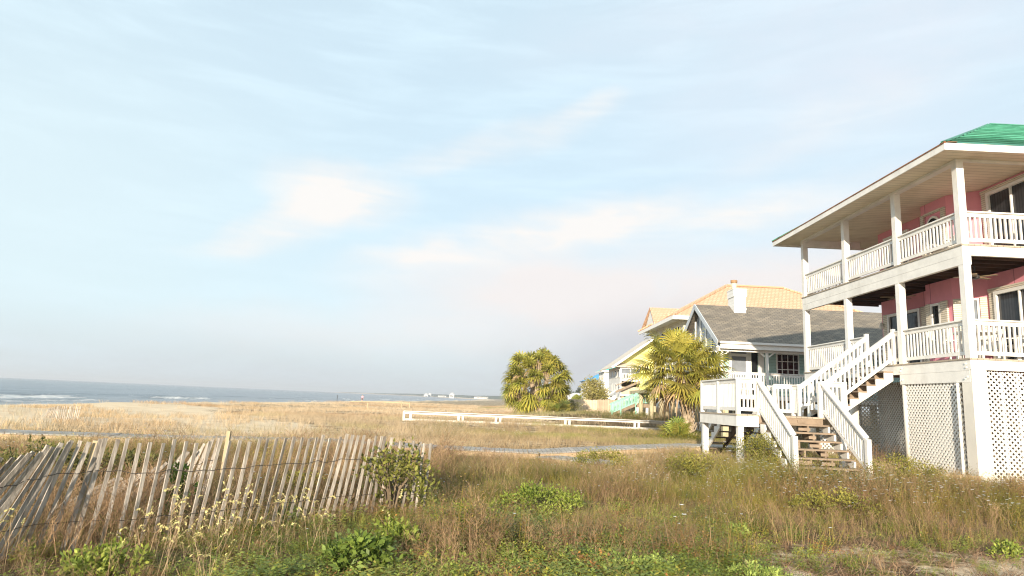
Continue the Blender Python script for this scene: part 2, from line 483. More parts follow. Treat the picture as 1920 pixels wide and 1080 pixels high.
xs = np.concatenate([graded(-120, 120, .35, 1.03), np.array([-3000, -2200, -1700, -1300, -1000, -800, -600, -450, -330, -240, -180, -140, 150, 200, 300, 500, 900, 2000, 6000])])
ys = np.concatenate([graded(-30, 6500, .4, 1.028, 8.0), np.array([-300, -120, -60])])
xs = np.unique(np.round(xs, 3)); ys = np.unique(np.round(ys, 3))
V, F = grid_mesh(xs, ys, H)
x, y = V[:, 0], V[:, 1]
d = x-shore_x(y)
sandm = np.where(d < 26, 1.0, 0.0)*1.0
sandm = np.maximum(sandm, .75*sm((-27-x)/6)*(vn(x, y, 5, 3) > .45))
sandm = np.maximum(sandm, .64*sm((x-1.5)/1.5)*sm((9.6-y)/1.5)*(.4+1.1*vn(x, y, .9, 4)))
sandm = np.maximum(sandm, .45*((x > 4) & (x < 12) & (y > 13.5) & (y < 24)))
dd_ = x-shore_x(y)
sandm = np.maximum(sandm, .46*((y > 24) & (x < 4)))
sandm = np.maximum(sandm, (1-sm((dd_-24-15*sm((58-y)/22)-8*(vn(x, y, 7, 91)-.5))/6))*(x < 0)*(y > 15))
wet = sm((5-d)/5)
C = np.stack([sandm, wet, np.zeros_like(x)], -1)
gr = mesh_arrays('ground', V, F, C, M['ground'], smooth=True); tag(gr, kind='structure')

# sea
m, n, b, o = new_mat('sea_water')
g = n.n('ShaderNodeNewGeometry'); a = n.n('ShaderNodeAttribute', attribute_name='Col')
sp = n.n('ShaderNodeSeparateColor'); n.link(a.outputs['Color'], sp.inputs[0])
nf = n.noise(n.mapping(g.outputs['Position'], scale=(1, .22, 1)), .9, 7, .7)
foam = n.ramp(n.m('ADD', sp.outputs[0], n.m('MULTIPLY', n.m('SUBTRACT', nf, .5), 1.1)), .45, .72)
foam = n.m('MULTIPLY', foam, n.ramp(sp.outputs[0], .02, .2))
big = n.ramp(n.noise(n.mapping(g.outputs['Position'], scale=(1, .12, 1)), .035, 4, .5), .3, .7)
wc = n.mix(big, (.11, .14, .165, 1), (.17, .195, .22, 1))
wc = n.mix(sp.outputs[1], wc, (.27, .25, .225, 1))
wc = n.mix(foam, wc, (.72, .70, .67, 1))
n.link(wc, b.inputs['Base Color'])
n.link(n.m('MULTIPLY_ADD', foam, .5, .22), b.inputs['Roughness'])
b.inputs['IOR'].default_value = 1.33
hn = n.m('ADD', n.noise(n.mapping(g.outputs['Position'], scale=(1, .35, 1)), 1.1, 5, .6), n.m('MULTIPLY', n.noise(n.mapping(g.outputs['Position'], scale=(1, .3, 1)), .16, 4, .6), 4.0))
bp = n.n('ShaderNodeBump'); bp.inputs['Strength'].default_value = 1.0; bp.inputs['Distance'].default_value = .55
n.link(hn, bp.inputs['Height']); n.link(bp.outputs[0], b.inputs['Normal'])
M['sea'] = m
def crest(x, y, off, wob, seed):
    """distance to a wavering line of breakers lying off metres out from the water line"""
    return (shore_x(y)-x)-off-wob*(vn(y, y*0, 14, seed)-.5)*2
def sea_h(x, y):
    z = np.full(x.shape, SEA)
    near = np.exp(-np.abs(y-60)/500)
    for off, wob, hgt, wid, seed in ((9, 2.5, .34, 1.6, 1), (21, 4, .62, 2.2, 2), (37, 5, .42, 3.0, 3), (60, 6, .34, 4, 4), (90, 8, .28, 5, 5)):
        dd = crest(x, y, off, wob, seed)
        amp = sm((vn(x*0, y, 26, seed+7)-.22)/.45)
        z = z+hgt*amp*near*np.exp(-(np.where(dd > 0, dd*.6, dd*1.6)/wid)**2)
    return z
sx = np.unique(np.round(np.concatenate([np.arange(-190, -42, 1.1), np.clip(graded(-8000, 0, 1.5, 1.16, -190.0)[:-1], -9000, 0), np.array([-30, -15])]), 2)); sx = sx[sx <= -15]
sy = np.unique(np.round(np.concatenate([np.arange(20, 330, 2.0), np.clip(-graded(-7500, 20, 3, 1.15, -330.0), 20, 9000), np.array([0, -40, -120, -400, -2000])]), 2))
V, F = grid_mesh(sx, sy, sea_h)
x, y = V[:, 0], V[:, 1]
fo = np.zeros(len(x))
for off, wob, wgt, wid, seed in ((1.5, 1.2, .80, 1.5, 9), (8.2, 2.5, .62, 1.7, 1), (19.5, 4, .72, 2.0, 2), (35, 5, .42, 2.0, 3)):
    dd = crest(x, y, off, wob, seed)
    amp = sm((vn(x*0, y, 26, seed+7)-.30)/.35) if off > 5 else .9
    fo = np.maximum(fo, wgt*amp*np.exp(-(dd/wid)**2))
shallow = np.exp(-np.maximum(shore_x(y)-x, 0)/16)*.75
se = mesh_arrays('sea', V, F, np.stack([fo, shallow, fo*0], -1), M['sea'], smooth=True); tag(se, kind='structure')

# ------------------------------------------------------------------ building helpers
def posts(root, pts, z0, z1, w, name='post', material=None):
    for (x, y) in pts:
        MB().box(x, y, z0, x+w, y+w, z1).build(name, material or M['white'], root)

def railing(root, p, q, h, spacing=.132, bw=.040, material=None, bottom=.09, top_w=.13, lean=0):
    """guard rail between two floor points (floor height taken at each point, so it can slope)"""
    mt = material or M['white']
    p = np.array(p, float); q = np.array(q, float); d = q-p; L = math.hypot(d[0], d[1])
    side = np.array([-d[1], d[0], 0])/L
    upv = np.array([0, 0, 1.0])
    r = MB()
    r.beam(p+upv*(h-.015), q+upv*(h-.015), top_w, .035)
    r.beam(p+upv*(h-.085), q+upv*(h-.085), .04, .10)
    top = r.build('railing', mt, root)
    MB().beam(p+upv*(bottom+.04), q+upv*(bottom+.04), .04, .09).build('bottom_rail', mt, top)
    k = max(2, int(round(L/spacing))); b = MB()
    for i in range(1, k):
        c = p+d*i/k
        b.beam(c+upv*(bottom+.08), c+upv*(h-.13), bw, bw, side)
    b.build('balusters', mt, top)
    return top

def wall_frame(o, u, n):
    """local frame on a wall: o corner, u horizontal unit, n outward unit"""
    o = np.array(o, float); u = np.array(u, float); n = np.array(n, float)
    return lambda a, z, d: (o[0]+u[0]*a+n[0]*d, o[1]+u[1]*a+n[1]*d, z)

def wbox(mb, fr, a0, a1, z0, z1, d0, d1):
    P = [fr(a, z, d) for z in (z0, z1) for (a, d) in ((a0, d0), (a1, d0), (a1, d1), (a0, d1))]
    mb.add(P, [(0, 3, 2, 1), (4, 5, 6, 7), (0, 1, 5, 4), (1, 2, 6, 5), (2, 3, 7, 6), (3, 0, 4, 7)])

def window(root, fr, a0, a1, z0, z1, muntin=(1, 1), fw_=.06, frame=None, pane=None, name='window', depth=.05):
    f = MB()
    wbox(f, fr, a0, a1, z1-fw_, z1, .002, depth); wbox(f, fr, a0, a1, z0, z0+fw_, .002, depth)
    wbox(f, fr, a0, a0+fw_, z0+fw_, z1-fw_, .002, depth); wbox(f, fr, a1-fw_, a1, z0+fw_, z1-fw_, .002, depth)
    nx, nz = muntin
    for i in range(1, nx):
        a = a0+(a1-a0)*i/nx; wbox(f, fr, a-.02, a+.02, z0+fw_, z1-fw_, .018, depth-.012)
    for i in range(1, nz):
        z = z0+(z1-z0)*i/nz; wbox(f, fr, a0+fw_, a1-fw_, z-.018, z+.018, .020, depth-.014)
    w = f.build(name, frame or M['white_clean'], root)
    g = MB(); wbox(g, fr, a0+fw_*.5, a1-fw_*.5, z0+fw_*.5, z1-fw_*.5, .004, .016)
    g.build('pane', pane or M['glass'], w)
    return w

def shutter(root, fr, a0, a1, z0, z1):
    s = MB(); wbox(s, fr, a0, a1, z0, z1, .003, .05); return s.build('shutter', M['shutter'], root)

def hip_roof(x0, x1, y0, y1, z, zr, ov_th=.06, ridge_axis='x'):
    dpt = (y1-y0)/2
    a, b_, c_, d_ = (x0, y0, z), (x1, y0, z), (x1, y1, z), (x0, y1, z)
    r0 = (x0+dpt, (y0+y1)/2, zr); r1 = (x1-dpt, (y0+y1)/2, zr)
    mb = MB()
    mb.add([a, b_, c_, d_, r0, r1], [(0, 1, 5, 4), (2, 3, 4, 5), (3, 0, 4), (1, 2, 5), (3, 2, 1, 0)])
    return mb

def lattice(fr, a0, a1, z0, z1, pitch=.130, w=.039):
    """crossed diagonal laths filling a wall rectangle, two layers"""
    mb = MB()
    def clip(c, sgn):
        # line z - z0 = sgn*(a - c)
        pts = []
        lo, hi = (a0, a1)
        za = lambda a: z0+sgn*(a-c)
        aa = lambda z: c+sgn*(z-z0)
        A = sorted([aa(z0), aa(z1)])
        lo = max(a0, A[0]); hi = min(a1, A[1])
        return (lo, za(lo), hi, za(hi)) if hi-lo > .02 else None
    hgt = z1-z0
    for sgn, (d0, d1) in ((1, (.000, .012)), (-1, (.0125, .0245))):
        lo = a0-hgt if sgn > 0 else a0
        hi = a1 if sgn > 0 else a1+hgt
        c = lo
        while c < hi:
            s = clip(c, sgn)
            if s:
                aL, zL, aH, zH = s
                o = w*.7071/1.0
                P = []
                for d in (d0, d1):
                    if sgn > 0: P += [fr(aL+o/2, zL-o/2, d), fr(aH+o/2, zH-o/2, d), fr(aH-o/2, zH+o/2, d), fr(aL-o/2, zL+o/2, d)]
                    else: P += [fr(aL-o/2, zL-o/2, d), fr(aH-o/2, zH-o/2, d), fr(aH+o/2, zH+o/2, d), fr(aL+o/2, zL+o/2, d)]
                mb.add(P, [(0, 3, 2, 1), (4, 5, 6, 7), (0, 1, 5, 4), (1, 2, 6, 5), (2, 3, 7, 6), (3, 0, 4, 7)])
            c += pitch
    return mb

# ------------------------------------------------------------------ pink house
PX, PW = 10.94, .178
PY = [15.21, 17.81, 20.61, 23.53]
Z1, Z2, ZS = 3.09, 5.84, 8.03
XR = 24.0                                         # far side of the house
house = thing('beach_house', (PX, 15.2, .2), 'pink stilt house with two white railed porches and a green metal hip roof', 'house')
# roof
ex, ey0, ey1, ez = 10.2, 14.52, 23.97+.5, 8.03
rb = hip_roof(ex, XR+1, ey0, ey1, ez+.075, 10.98)
for k in range(1, 13):
    t = k/13.0; hy = (ey1-ey0)/2*t; zz = ez+.085+t*2.90          # lapped sheet edges running parallel to the eaves
    rb.beam((ex+hy, ey0+hy, zz), (XR-hy, ey0+hy, zz), .05, .035); rb.beam((ex+hy, ey0+hy, zz), (ex+hy, ey1-hy, zz), .05, .035)
roof = rb.build('roof', M['green_roof'], house)
rc = MB()
rc.beam((ex, ey0, ez+.10), (ex+(ey1-ey0)/2, (ey0+ey1)/2, 11.0), .14, .03)
rc.beam((ex, ey1, ez+.10), (ex+(ey1-ey0)/2, (ey0+ey1)/2, 11.0), .14, .03)
rc.beam((ex+(ey1-ey0)/2, (ey0+ey1)/2, 11.0), (XR-4, (ey0+ey1)/2, 11.0), .14, .03)
rc.build('ridge_cap', M['green_roof'], roof)
MB().box(ex-.02, ey0-.02, ez+.06, ex+.03, ey1, ez+.085).box(ex-.02, ey0-.025, ez+.088, ex+.30, ey0+.12, ez+.10).build('rusty_flashing', M['rust'], roof)
fa = MB()
fa.box(ex, ey0, ez-.10, XR, ey0+.03, ez+.07); fa.box(ex, ey0+.03, ez-.10, ex+.03, ey1, ez+.07); fa.box(ex+.03, ey1-.03, ez-.10, XR, ey1, ez+.07)
fa.build('fascia', M['white'], house)
sf = MB(); sf.box(ex+.03, ey0+.03, ez-.03, XR, ey1-.03, ez); sf.build('soffit', M['soffit'], house)
tb = MB(); tb.box(PX, PY[0], ez-.10, PX+PW, PY[3]+PW, ez-.031); tb.box(PX+PW, PY[0], ez-.10, XR, PY[0]+.06, ez-.031)
tb.box(PX+PW, PY[3]+.02, ez-.30, 13.1, PY[3]+.14, ez-.031)
tb.build('porch_trim', M['white'], house)
# posts
posts(house, [(PX, y) for y in PY], Z2+.003, ez-.101, PW, 'porch_post')
posts(house, [(PX, y) for y in PY], Z1+.003, Z2-.505, PW, 'porch_post')
# upper deck
ub = MB(); ub.box(PX-.006, PY[0]-.006, Z2-.28, PX+.10, PY[3]+PW, Z2-.04); ub.box(PX-.004, PY[0]+.30, Z2-.503, PX+.10, PY[3]+PW-.002, Z2-.285)
ub.box(PX+.10, PY[0]-.006, Z2-.28, XR, PY[0]+.08, Z2-.04); ub.box(PX-.004, PY[0]-.004, Z2-.503, PX+.20, PY[0]+.30, Z2-.281)
ub.build('deck_beam', M['white'], house)
df = MB(); df.box(PX-.03, PY[0]-.03, Z2-.038, XR, PY[3]+PW+.02, Z2); df.build('deck_floor', M['deckboard'], house)
jc = MB()
jc.box(PX+.101, PY[0]+.081, Z2-.10, 14, PY[3]+PW-.005, Z2-.04)
y = PY[0]+.4
while y < PY[3]:
    jc.box(PX+.101, y, Z2-.26, 13.6, y+.045, Z2-.101); y += .41
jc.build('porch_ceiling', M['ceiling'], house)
# lower deck
lb = MB(); lb.box(PX-.006, PY[0]+.05, Z1-.29, PX+.10, PY[1]+PW, Z1-.04); lb.box(PX-.004, PY[0]+.05, Z1-.56, PX+.10, PY[1]+PW-.002, Z1-.294)
lb.box(PX-.006, PY[1]+PW, Z1-.29, PX+.10, PY[3]+PW, Z1-.041); lb.box(PX-.006, PY[0]-.006, Z1-.27, XR, PY[0]+.05, Z1-.04)
lb.build('deck_beam', M['white'], house)
for yy, zz in ((PY[0]+.16, Z1-.13), (PY[0]+.12, Z1-.44), (PY[0]+.2, Z1-.48), (PY[1]+.05, Z1-.13), (PY[1]+.12, Z1-.20), (PY[1]+.05, Z1-.44), (PY[1]+.13, Z1-.46), (PY[0]+.14, Z1-.22)):
    MB().tube([(PX-.03, yy, zz), (PX-.005, yy, zz)], .022, 8).build('bolt', M['white_clean'], house)
MB().box(PX-.03, PY[0]-.03, Z1-.038, XR, PY[3]+PW+.02, Z1).build('deck_floor', M['deckboard'], house)
MB().box(PX+.11, PY[3]-.62, Z1-.31, 13.3, PY[3]-.52, Z1-.04).build('inner_beam', M['dark_wood'], house)  # dark beam added to close the bright gap under the deck floor
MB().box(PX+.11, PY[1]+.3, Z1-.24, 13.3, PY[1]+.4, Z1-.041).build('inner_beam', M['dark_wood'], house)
# walls
wallpoly = [(13.12, 15.29), (13.12, 17.37), (12.52, 17.95), (12.52, 19.08), (13.12, 19.68), (13.12, 22.42), (XR, 22.42), (XR, 15.29)]
def wall_band(z0, z1):
    w = MB(); w.prism([(x, y, z0) for x, y in wallpoly[::-1]], (0, 0, z1-z0)); return w
wall_band(Z2+.002, ez-.032).build('wall', M['pink'], house)
wall_band(Z1+.002, Z2-.27).build('wall', M['pink'], house)
# openings seen from the porch side (outward is -x); a runs towards the camera (-y)
def side(x): return wall_frame((x, 0, 0), (0, 1, 0), (-1, 0, 0))
F1 = side(13.12); F2 = side(12.52)
nd = np.array([.6, -.58]); ud = np.array([.60, -.58, 0]); ud = ud/np.linalg.norm(ud); nn = np.array([-ud[1]*-1, ud[0]*-1, 0]); nn = np.array([-.695, -.719, 0])
F3 = wall_frame((12.52, 17.95, 0), ud, nn)
for zf in (Z1, Z2):
    up_ = zf == Z2
    window(house, F1, 15.40, 17.10, zf+.05, zf+1.98, (2, 1), .09, name='sliding_door', depth=.08, pane=M['blinds'])
    shutter(house, F1, 17.12, 17.30, zf+.04, zf+2.0)
    if not up_:
        window(house, F1, 20.25, 22.0, zf+.05, zf+1.98, (2, 1), .09, name='sliding_door', depth=.08, pane=M['blinds'])
        shutter(house, F1, 22.02, 22.3, zf+.04, zf+2.0); shutter(house, F1, 19.80, 20.22, zf+.04, zf+2.0)
        window(house, F2, 18.42, 18.86, zf+.35, zf+1.86, (1, 1), .07)
        shutter(house, F2, 18.88, 19.06, zf+.33, zf+1.88); shutter(house, F2, 18.12, 18.40, zf+.33, zf+1.88)
        window(house, F3, .22, .62, zf+.35, zf+1.86, (1, 1), .05, pane=M['curtain']); shutter(house, F3, .02, .20, zf+.33, zf+1.88); shutter(house, F3, .64, .80, zf+.33, zf+1.88)
    else:
        window(house, F1, 20.6, 22.0, zf+.05, zf+1.9, (2, 1), .09, name='sliding_door', depth=.08, pane=M['blinds'])
        # arched window on the bay
        arch = []
        for k in range(13):
            t = math.pi*k/12; arch.append((18.52+.30*math.cos(t), zf+1.20+.30*math.sin(t)))
        poly = [(18.22, zf+.35)]+[(18.52-.30*math.cos(math.pi*k/12), zf+1.22+.42*math.sin(math.pi*k/12)) for k in range(13)]+[(18.82, zf+.35)]
        fr_ = MB(); fr_.prism([F2(18.52+(a-18.52)*1.2, zf+.35+(z-zf-.35)*1.07-.02, .002) for a, z in poly], (-.03, 0, 0))
        wv = fr_.build('window', M['white_clean'], house)
        pn = MB(); pn.prism([F2(a, z, .033) for a, z in poly], (-.006, 0, 0)); pn.build('pane', M['glass'], wv)
        shutter(house, F2, 18.91, 19.06, zf+.30, zf+1.84); shutter(house, F2, 17.97, 18.14, zf+.30, zf+1.84)
        hd = MB(); wbox(hd, F2, 18.16, 18.90, zf+1.78, zf+1.86, .003, .04); hd.build('window_header', M['shutter'], house)
# door and window lintels
for zf in (Z1, Z2):
    lt = MB(); wbox(lt, F1, 15.35, 17.32, zf+2.0, zf+2.08, .003, .06); lt.build('door_header', M['shutter'], house)
# porch railings
rail_x = PX+.09
for i in range(3):
    railing(house, (rail_x, PY[i]+PW, Z2), (rail_x, PY[i+1], Z2), .84)
railing(house, (PX+PW, PY[0]+.09, Z2), (13.1, PY[0]+.09, Z2), .84, .125)
railing(house, (rail_x, PY[0]+PW, Z1), (rail_x, PY[1], Z1), .93)
railing(house, (PX+PW, PY[0]+.09, Z1), (13.1, PY[0]+.09, Z1), .93, .125)
railing(house, (rail_x, PY[1]+PW, Z1), (rail_x, 18.25, Z1), .93)
railing(house, (rail_x, 19.72, Z1), (rail_x, PY[2], Z1), .93)
railing(house, (rail_x, PY[2]+PW, Z1), (rail_x, PY[3], Z1), .93)
railing(house, (PX+PW, PY[3]+.09, Z1), (13.1, PY[3]+.09, Z1), .93)
railing(house, (PX+PW, PY[3]+.09, Z2), (13.1, PY[3]+.09, Z2), .84)
# ceiling fans under the upper deck
for fx, fy in ((12.0, 16.3), (12.0, 19.6)):
    f = MB(); f.tube([(fx, fy, Z2-.27), (fx, fy, Z2-.50)], .02, 8); f.tube([(fx, fy, Z2-.50), (fx, fy, Z2-.53), (fx, fy, Z2-.60), (fx, fy, Z2-.63)], [.05, .10, .10, .04], 12)
    cf = f.build('ceiling_fan', M['metal_dark'], house)
    bl = MB()
    for k in range(5):
        t = .3+k*2*math.pi/5; dv = np.array([math.cos(t), math.sin(t), 0]); c0 = np.array([fx, fy, Z2-.57])
        bl.beam(c0+dv*.12, c0+dv*.48, .11, .012)
    bl.build('fan_blades', M['fanblade'], cf)
# wall lamp at the far corner
MB().tube([(13.02, 22.3, Z1+1.55), (13.02, 22.3, Z1+1.62), (13.02, 22.3, Z1+1.75)], [.06, .08, .03], 8).build('wall_lamp', M['white_clean'], house)
# columns of the ground storey
zg = .12
for (x, y, r) in ((PX+.02, PY[0]-.02, .165),):
    MB().box(PX, PY[0], zg, PX+.36, PY[0]+.34, Z1-.275).build('ground_column', M['concrete'], house)
cA = MB(); cA.tube([(PX+.13, PY[1]+.09, zg), (PX+.13, PY[1]+.09, Z1-.565)], .125, 18); cA.build('ground_column', M['concrete'], house, True)
cA = MB(); cA.tube([(PX+.14, PY[2]+.09, zg), (PX+.14, PY[2]+.09, Z1-.30)], .13, 18); cA.build('ground_column', M['concrete'], house, True)
cA = MB(); cA.tube([(PX+.14, PY[3]+.05, -.1), (PX+.14, PY[3]+.05, Z1-.30)], .13, 18); cA.build('ground_column', M['concrete'], house, True)
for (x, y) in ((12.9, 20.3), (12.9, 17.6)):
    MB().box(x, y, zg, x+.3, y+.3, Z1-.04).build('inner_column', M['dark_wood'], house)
MB().tube([(PX-.03, PY[0]+.46, .15), (PX-.03, PY[0]+.46, 1.25), (PX-.03, PY[0]+.46, Z1-.57)], .03, 10).tube([(PX-.03, PY[0]+.46, 1.22), (PX-.03, PY[0]+.46, 1.30)], .04, 10).build('drain_pipe', M['pipe'], house)
# lattice skirts
FS = side(PX+.06); FF = wall_frame((0, PY[0]+.10, 0), (1, 0, 0), (0, -1, 0))
lattice(FS, PY[0]+.44, PY[1]-.02, .10, Z1-.56).build('lattice_panel', M['white_clean'], house)
lf = lattice(FF, PX+.37, 13.4, .08, Z1-.30)
lf.build('lattice_panel', M['white'], house)
bt = MB()
for a in (PX+.74, PX+1.12, PX+1.75): wbox(bt, FF, a, a+.055, .08, Z1-.30, -.03, -.004)
for yy in (PY[0]+1.0, PY[0]+1.55): wbox(bt, FS, yy, yy+.06, .10, Z1-.56, -.04, -.004)
bt.build('lattice_battens', M['white'], house)
FB = wall_frame((0, PY[3]-.6, 0), (1, 0, 0), (0, -1, 0)); FI = side(13.15)
lattice(FB, PX+.1, 13.2, .0, Z1-.30).build('lattice_panel', M['white'], house)
lattice(FI, PY[1]+.6, PY[3]-.6, .1, Z1-.30, .14).build('lattice_panel', M['white'], house)
MB().box(13.5, PY[0]+.6, .1, 13.6, PY[3], Z1-.28).build('store_wall', mat('tan_store_boards', (.42, .35, .27), .8, .15), house)
MB().box(XR-.1, PY[0], .0, XR, PY[3], Z1-.28).box(13.6, PY[3]-.2, 0, XR-.1, PY[3], Z1-.28).build('ground_wall', M['pink'], house)  # unseen back walls, added so the ground storey stays dim

# ---- landing with stairs (fixed to the house)
ZL = 1.545; LX0, LX1, LY0, LY1 = 6.05, 8.95, 17.0, 20.15
MB().box(LX0-.02, LY0-.02, ZL-.038, LX1, LY1+.02, ZL).build('landing_floor', M['deckboard'], house)
lf = MB(); lf.box(LX0, LY0, ZL-.31, 6.62, LY0+.05, ZL-.039); lf.box(LX0, LY0+.05, ZL-.31, LX0+.05, LY1, ZL-.039); lf.box(LX1-.05, LY0, ZL-.31, LX1, LY1, ZL-.039); lf.box(LX0+.05, LY1-.05, ZL-.31, LX1-.05, LY1, ZL-.039)
lf.build('landing_fascia', M['white'], house)
MB().box(6.62, LY0+.002, ZL-.22, 8.28, LY0+.05, ZL-.039).build('landing_riser', M['tread'], house)
for (x, y, z0) in ((LX0+.05, LY0+.05, .0), (LX0+.05, LY1-.20, -.1), (LX1-.20, LY0+.05, .1), (LX1-.20, LY1-.2, .0)):
    MB().box(x, y, z0, x+.15, y+.15, ZL-.04 if x > 7 else ZL-.05).build('landing_post', M['white'], house)
RH = .93
for (x, y) in ((LX0+.01, LY0+.01), (LX0+.01, LY1-.11), (LX1-.11, LY0+.01), (LX1-.11, LY1-.11), (LX1-.11, 19.60), (6.60, LY0+.01), (8.20, LY0+.01), (8.26, LY1-.11), (6.58, LY1-.11), (LX0+.01, 18.5)):
    MB().box(x, y, ZL+.002, x+.10, y+.10, ZL+RH-.04).build('rail_post', M['white'], house)
railing(house, (LX0+.06, LY0+.06, ZL), (LX0+.06, LY1-.06, ZL), RH, .105)
railing(house, (LX0+.11, LY0+.06, ZL), (6.66, LY0+.06, ZL), RH, .11)
railing(house, (8.25, LY0+.06, ZL), (LX1-.02, LY0+.06, ZL), RH, .12)
railing(house, (LX1-.06, LY0+.11, ZL), (LX1-.06, 18.28, ZL), RH, .115)
railing(house, (8.31, LY1-.06, ZL), (LX1-.02, LY1-.06, ZL), RH, .115)
railing(house, (LX1-.06, 19.66, ZL), (LX1-.06, LY1-.06, ZL), RH, .115)
railing(house, (LX0+.11, LY1-.06, ZL), (6.62, LY1-.06, ZL), RH, .11)

def flight(top, bottom, width_vec, nstep, riser_boards=True, stringers=4, tread_mat=None, string_mat=None, name='staircase', side_white=True):
    """straight flight between two nosing lines; width_vec runs across the treads"""
    top = np.array(top, float); bottom = np.array(bottom, float); wv = np.array(width_vec, float)
    run = bottom-top; hr = np.array([run[0], run[1], 0]); dz = -run[2]
    L = np.linalg.norm(hr); hd = hr/L; tr = L/nstep; ri = dz/nstep
    wn = wv/np.linalg.norm(wv)
    t = MB()
    for i in range(1, nstep):
        c = top+hd*tr*(i-.5)-np.array([0, 0, ri*i+.019]); 
        t.beam(c-wn*.03, c+wv+wn*.03, tr+.03, .038, (0, 0, 1))
    st = t.build(name, tread_mat or M['tread'], house)
    s = MB()
    ks = np.linspace(.02, .98, stringers)
    for j, k in enumerate(ks):
        if side_white and j in (0, stringers-1): continue
        o = top+wv*k
        poly = []
        for i in range(nstep):
            poly.append(o+hd*tr*i-np.array([0, 0, ri*(i+1)+.04])); poly.append(o+hd*tr*(i+1)-np.array([0, 0, ri*(i+1)+.04]))
        poly.append(o+hd*L-np.array([0, 0, dz+.02])); poly.append(o+hd*(L-tr*.9)-np.array([0, 0, dz+.02])); poly.append(o-np.array([0, 0, ri+.30]))
        s.prism(poly, wn*.045)
    if s.v: s.build('stringer', string_mat or M['tread'], st)
    if side_white:
        for k in (0, 1):
            o = top+wv*k-(wn*.046 if k == 0 else -wn*.001)
            poly = []
            for i in range(nstep):
                poly.append(o+hd*tr*i-np.array([0, 0, ri*(i+1)+.045])); poly.append(o+hd*tr*(i+1)-np.array([0, 0, ri*(i+1)+.045]))
            poly += [o+hd*L-np.array([0, 0, dz+.1]), o+hd*(L-tr*.8)-np.array([0, 0, dz+.1]), o-np.array([0, 0, ri+.26])]
            q = MB(); q.prism(poly, wn*.045); q.build('stringer', M['white'], st)
    return st
# lower flight to the sand, towards the camera
fl = flight((6.70, LY0, ZL), (6.70, 14.95, .25), (1.56, 0, 0), 7, string_mat=M['tread'])
for x in (6.64, 8.30):
    railing(house, (x, LY0-.02, ZL-.02), (x, 15.05, .25+.02), .90, .115, .04, bottom=.14)
    MB().box(x-.05, 14.93, .15, x+.05, 15.04, .25+.87).build('rail_post', M['white'], house)
# riser slats on the lower flight, leaving gaps as in open stairs
for i in range(1, 7):
    z = ZL-(ZL-.25)/7*i; y = LY0-(2.05/7)*(i-1)
    MB().box(6.72, y-.02, z-.001+.03, 7.05 if i % 2 else 7.22, y-.002, z+.12).build('stair_riser', M['tread'], fl)
    MB().box(7.62 if i % 2 else 7.50, y-.02, z+.029, 7.80, y-.002, z+.10).build('stair_riser', M['tread'], fl)
# flight from landing up to the porch
flight((PX-.02, 18.32, Z1), (LX1, 18.32, ZL), (0, 1.28, 0), 8, tread_mat=M['tread'])
for y in (18.28, 19.66):
    railing(house, (PX+.02, y, Z1+.02), (LX1-.03, y, ZL+.02), .90, .125, .045, bottom=.13)
    MB().box(PX+.0, y-.05, Z1+.003, PX+.10, y+.05, Z1+1.0).build('rail_post', M['white'], house)
    MB().box(LX1-.105, y-.05, ZL+.003, LX1-.005, y+.05, ZL+.93).build('rail_post', M['white'], house)
# flight from the landing down to the boardwalk, away from the camera
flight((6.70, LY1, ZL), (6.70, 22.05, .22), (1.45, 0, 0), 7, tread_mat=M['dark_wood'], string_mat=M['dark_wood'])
for x in (6.64, 8.20):
    railing(house, (x, LY1+.02, ZL-.02), (x, 22.0, .25), .90, .12, .04, bottom=.14)
# foot of the lower flight
MB().box(6.3, 14.1, .16, 8.6, 14.97, .235).build('stair_pad', M['tread'], house)
MB().beam((8.6, 16.6, .22), (10.9, 15.1, .30), .05, .22).build('edging_board', M['walk_side'], house)

# ------------------------------------------------------------------ porch furniture
def make_chair(loc, rot, label):
    t = thing('porch_chair', loc, label, 'chair', 'white slatted porch chairs')
    lx = np.array(loc, float)
    ob = []
    s = MB()
    for k in range(6): s.beam(lx+(-.26, -.24+k*.09, .40-.02*k), lx+(.26, -.24+k*.09, .40-.02*k), .075, .02)
    s.build('seat', M['plastic'], t)
    b_ = MB()
    for k in range(5):
        x = -.22+k*.11
        b_.beam(lx+(x, .24, .32), lx+(x*1.15, .50, 1.02-abs(k-2)*.04), .085, .02, (0, -1, .3))
    b_.beam(lx+(-.26, .37, .62), lx+(.26, .37, .62), .05, .03); b_.build('backrest', M['plastic'], t)
    for sx_ in (-1, 1):
        MB().beam(lx+(sx_*.30, -.32, .60), lx+(sx_*.30, .36, .62), .11, .022).build('armrest', M['plastic'], t)
        MB().beam(lx+(sx_*.29, -.26, 0), lx+(sx_*.29, -.26, .585), .04, .08).build('leg', M['plastic'], t)
        MB().beam(lx+(sx_*.25, .44, 0), lx+(sx_*.25, .20, .40), .035, .08).build('leg', M['plastic'], t)
    t.rotation_euler = (0, 0, rot)
    return t
make_chair((12.45, 16.95, Z1), R(-75), 'white slatted armchair on the lower porch in front of the narrow bay window')
make_chair((11.75, 17.55, Z1), R(150), 'white slatted armchair on the lower porch nearest the stair head')
make_chair((12.62, 15.72, Z1), R(-100), 'white slatted armchair on the lower porch at the right edge beside the dark sliding door')
make_chair((12.1, 17.45, Z2), R(-80), 'white slatted armchair on the upper porch below the arched window')
tt = thing('porch_table', (11.72, 16.05, Z1), 'round white slatted table on the lower porch behind the corner post', 'table')
tm = MB(); tm.tube([(11.72, 16.05, Z1+.68), (11.72, 16.05, Z1+.72)], .48, 20); tm.build('tabletop', M['plastic'], tt)
for sx_ in (-1, 1):
    for sy_ in (-1, 1):
        MB().beam((11.72+sx_*.30, 16.05+sy_*.30, Z1), (11.72+sx_*.22, 16.05+sy_*.22, Z1+.679), .05, .05).build('leg', M['plastic'], tt)

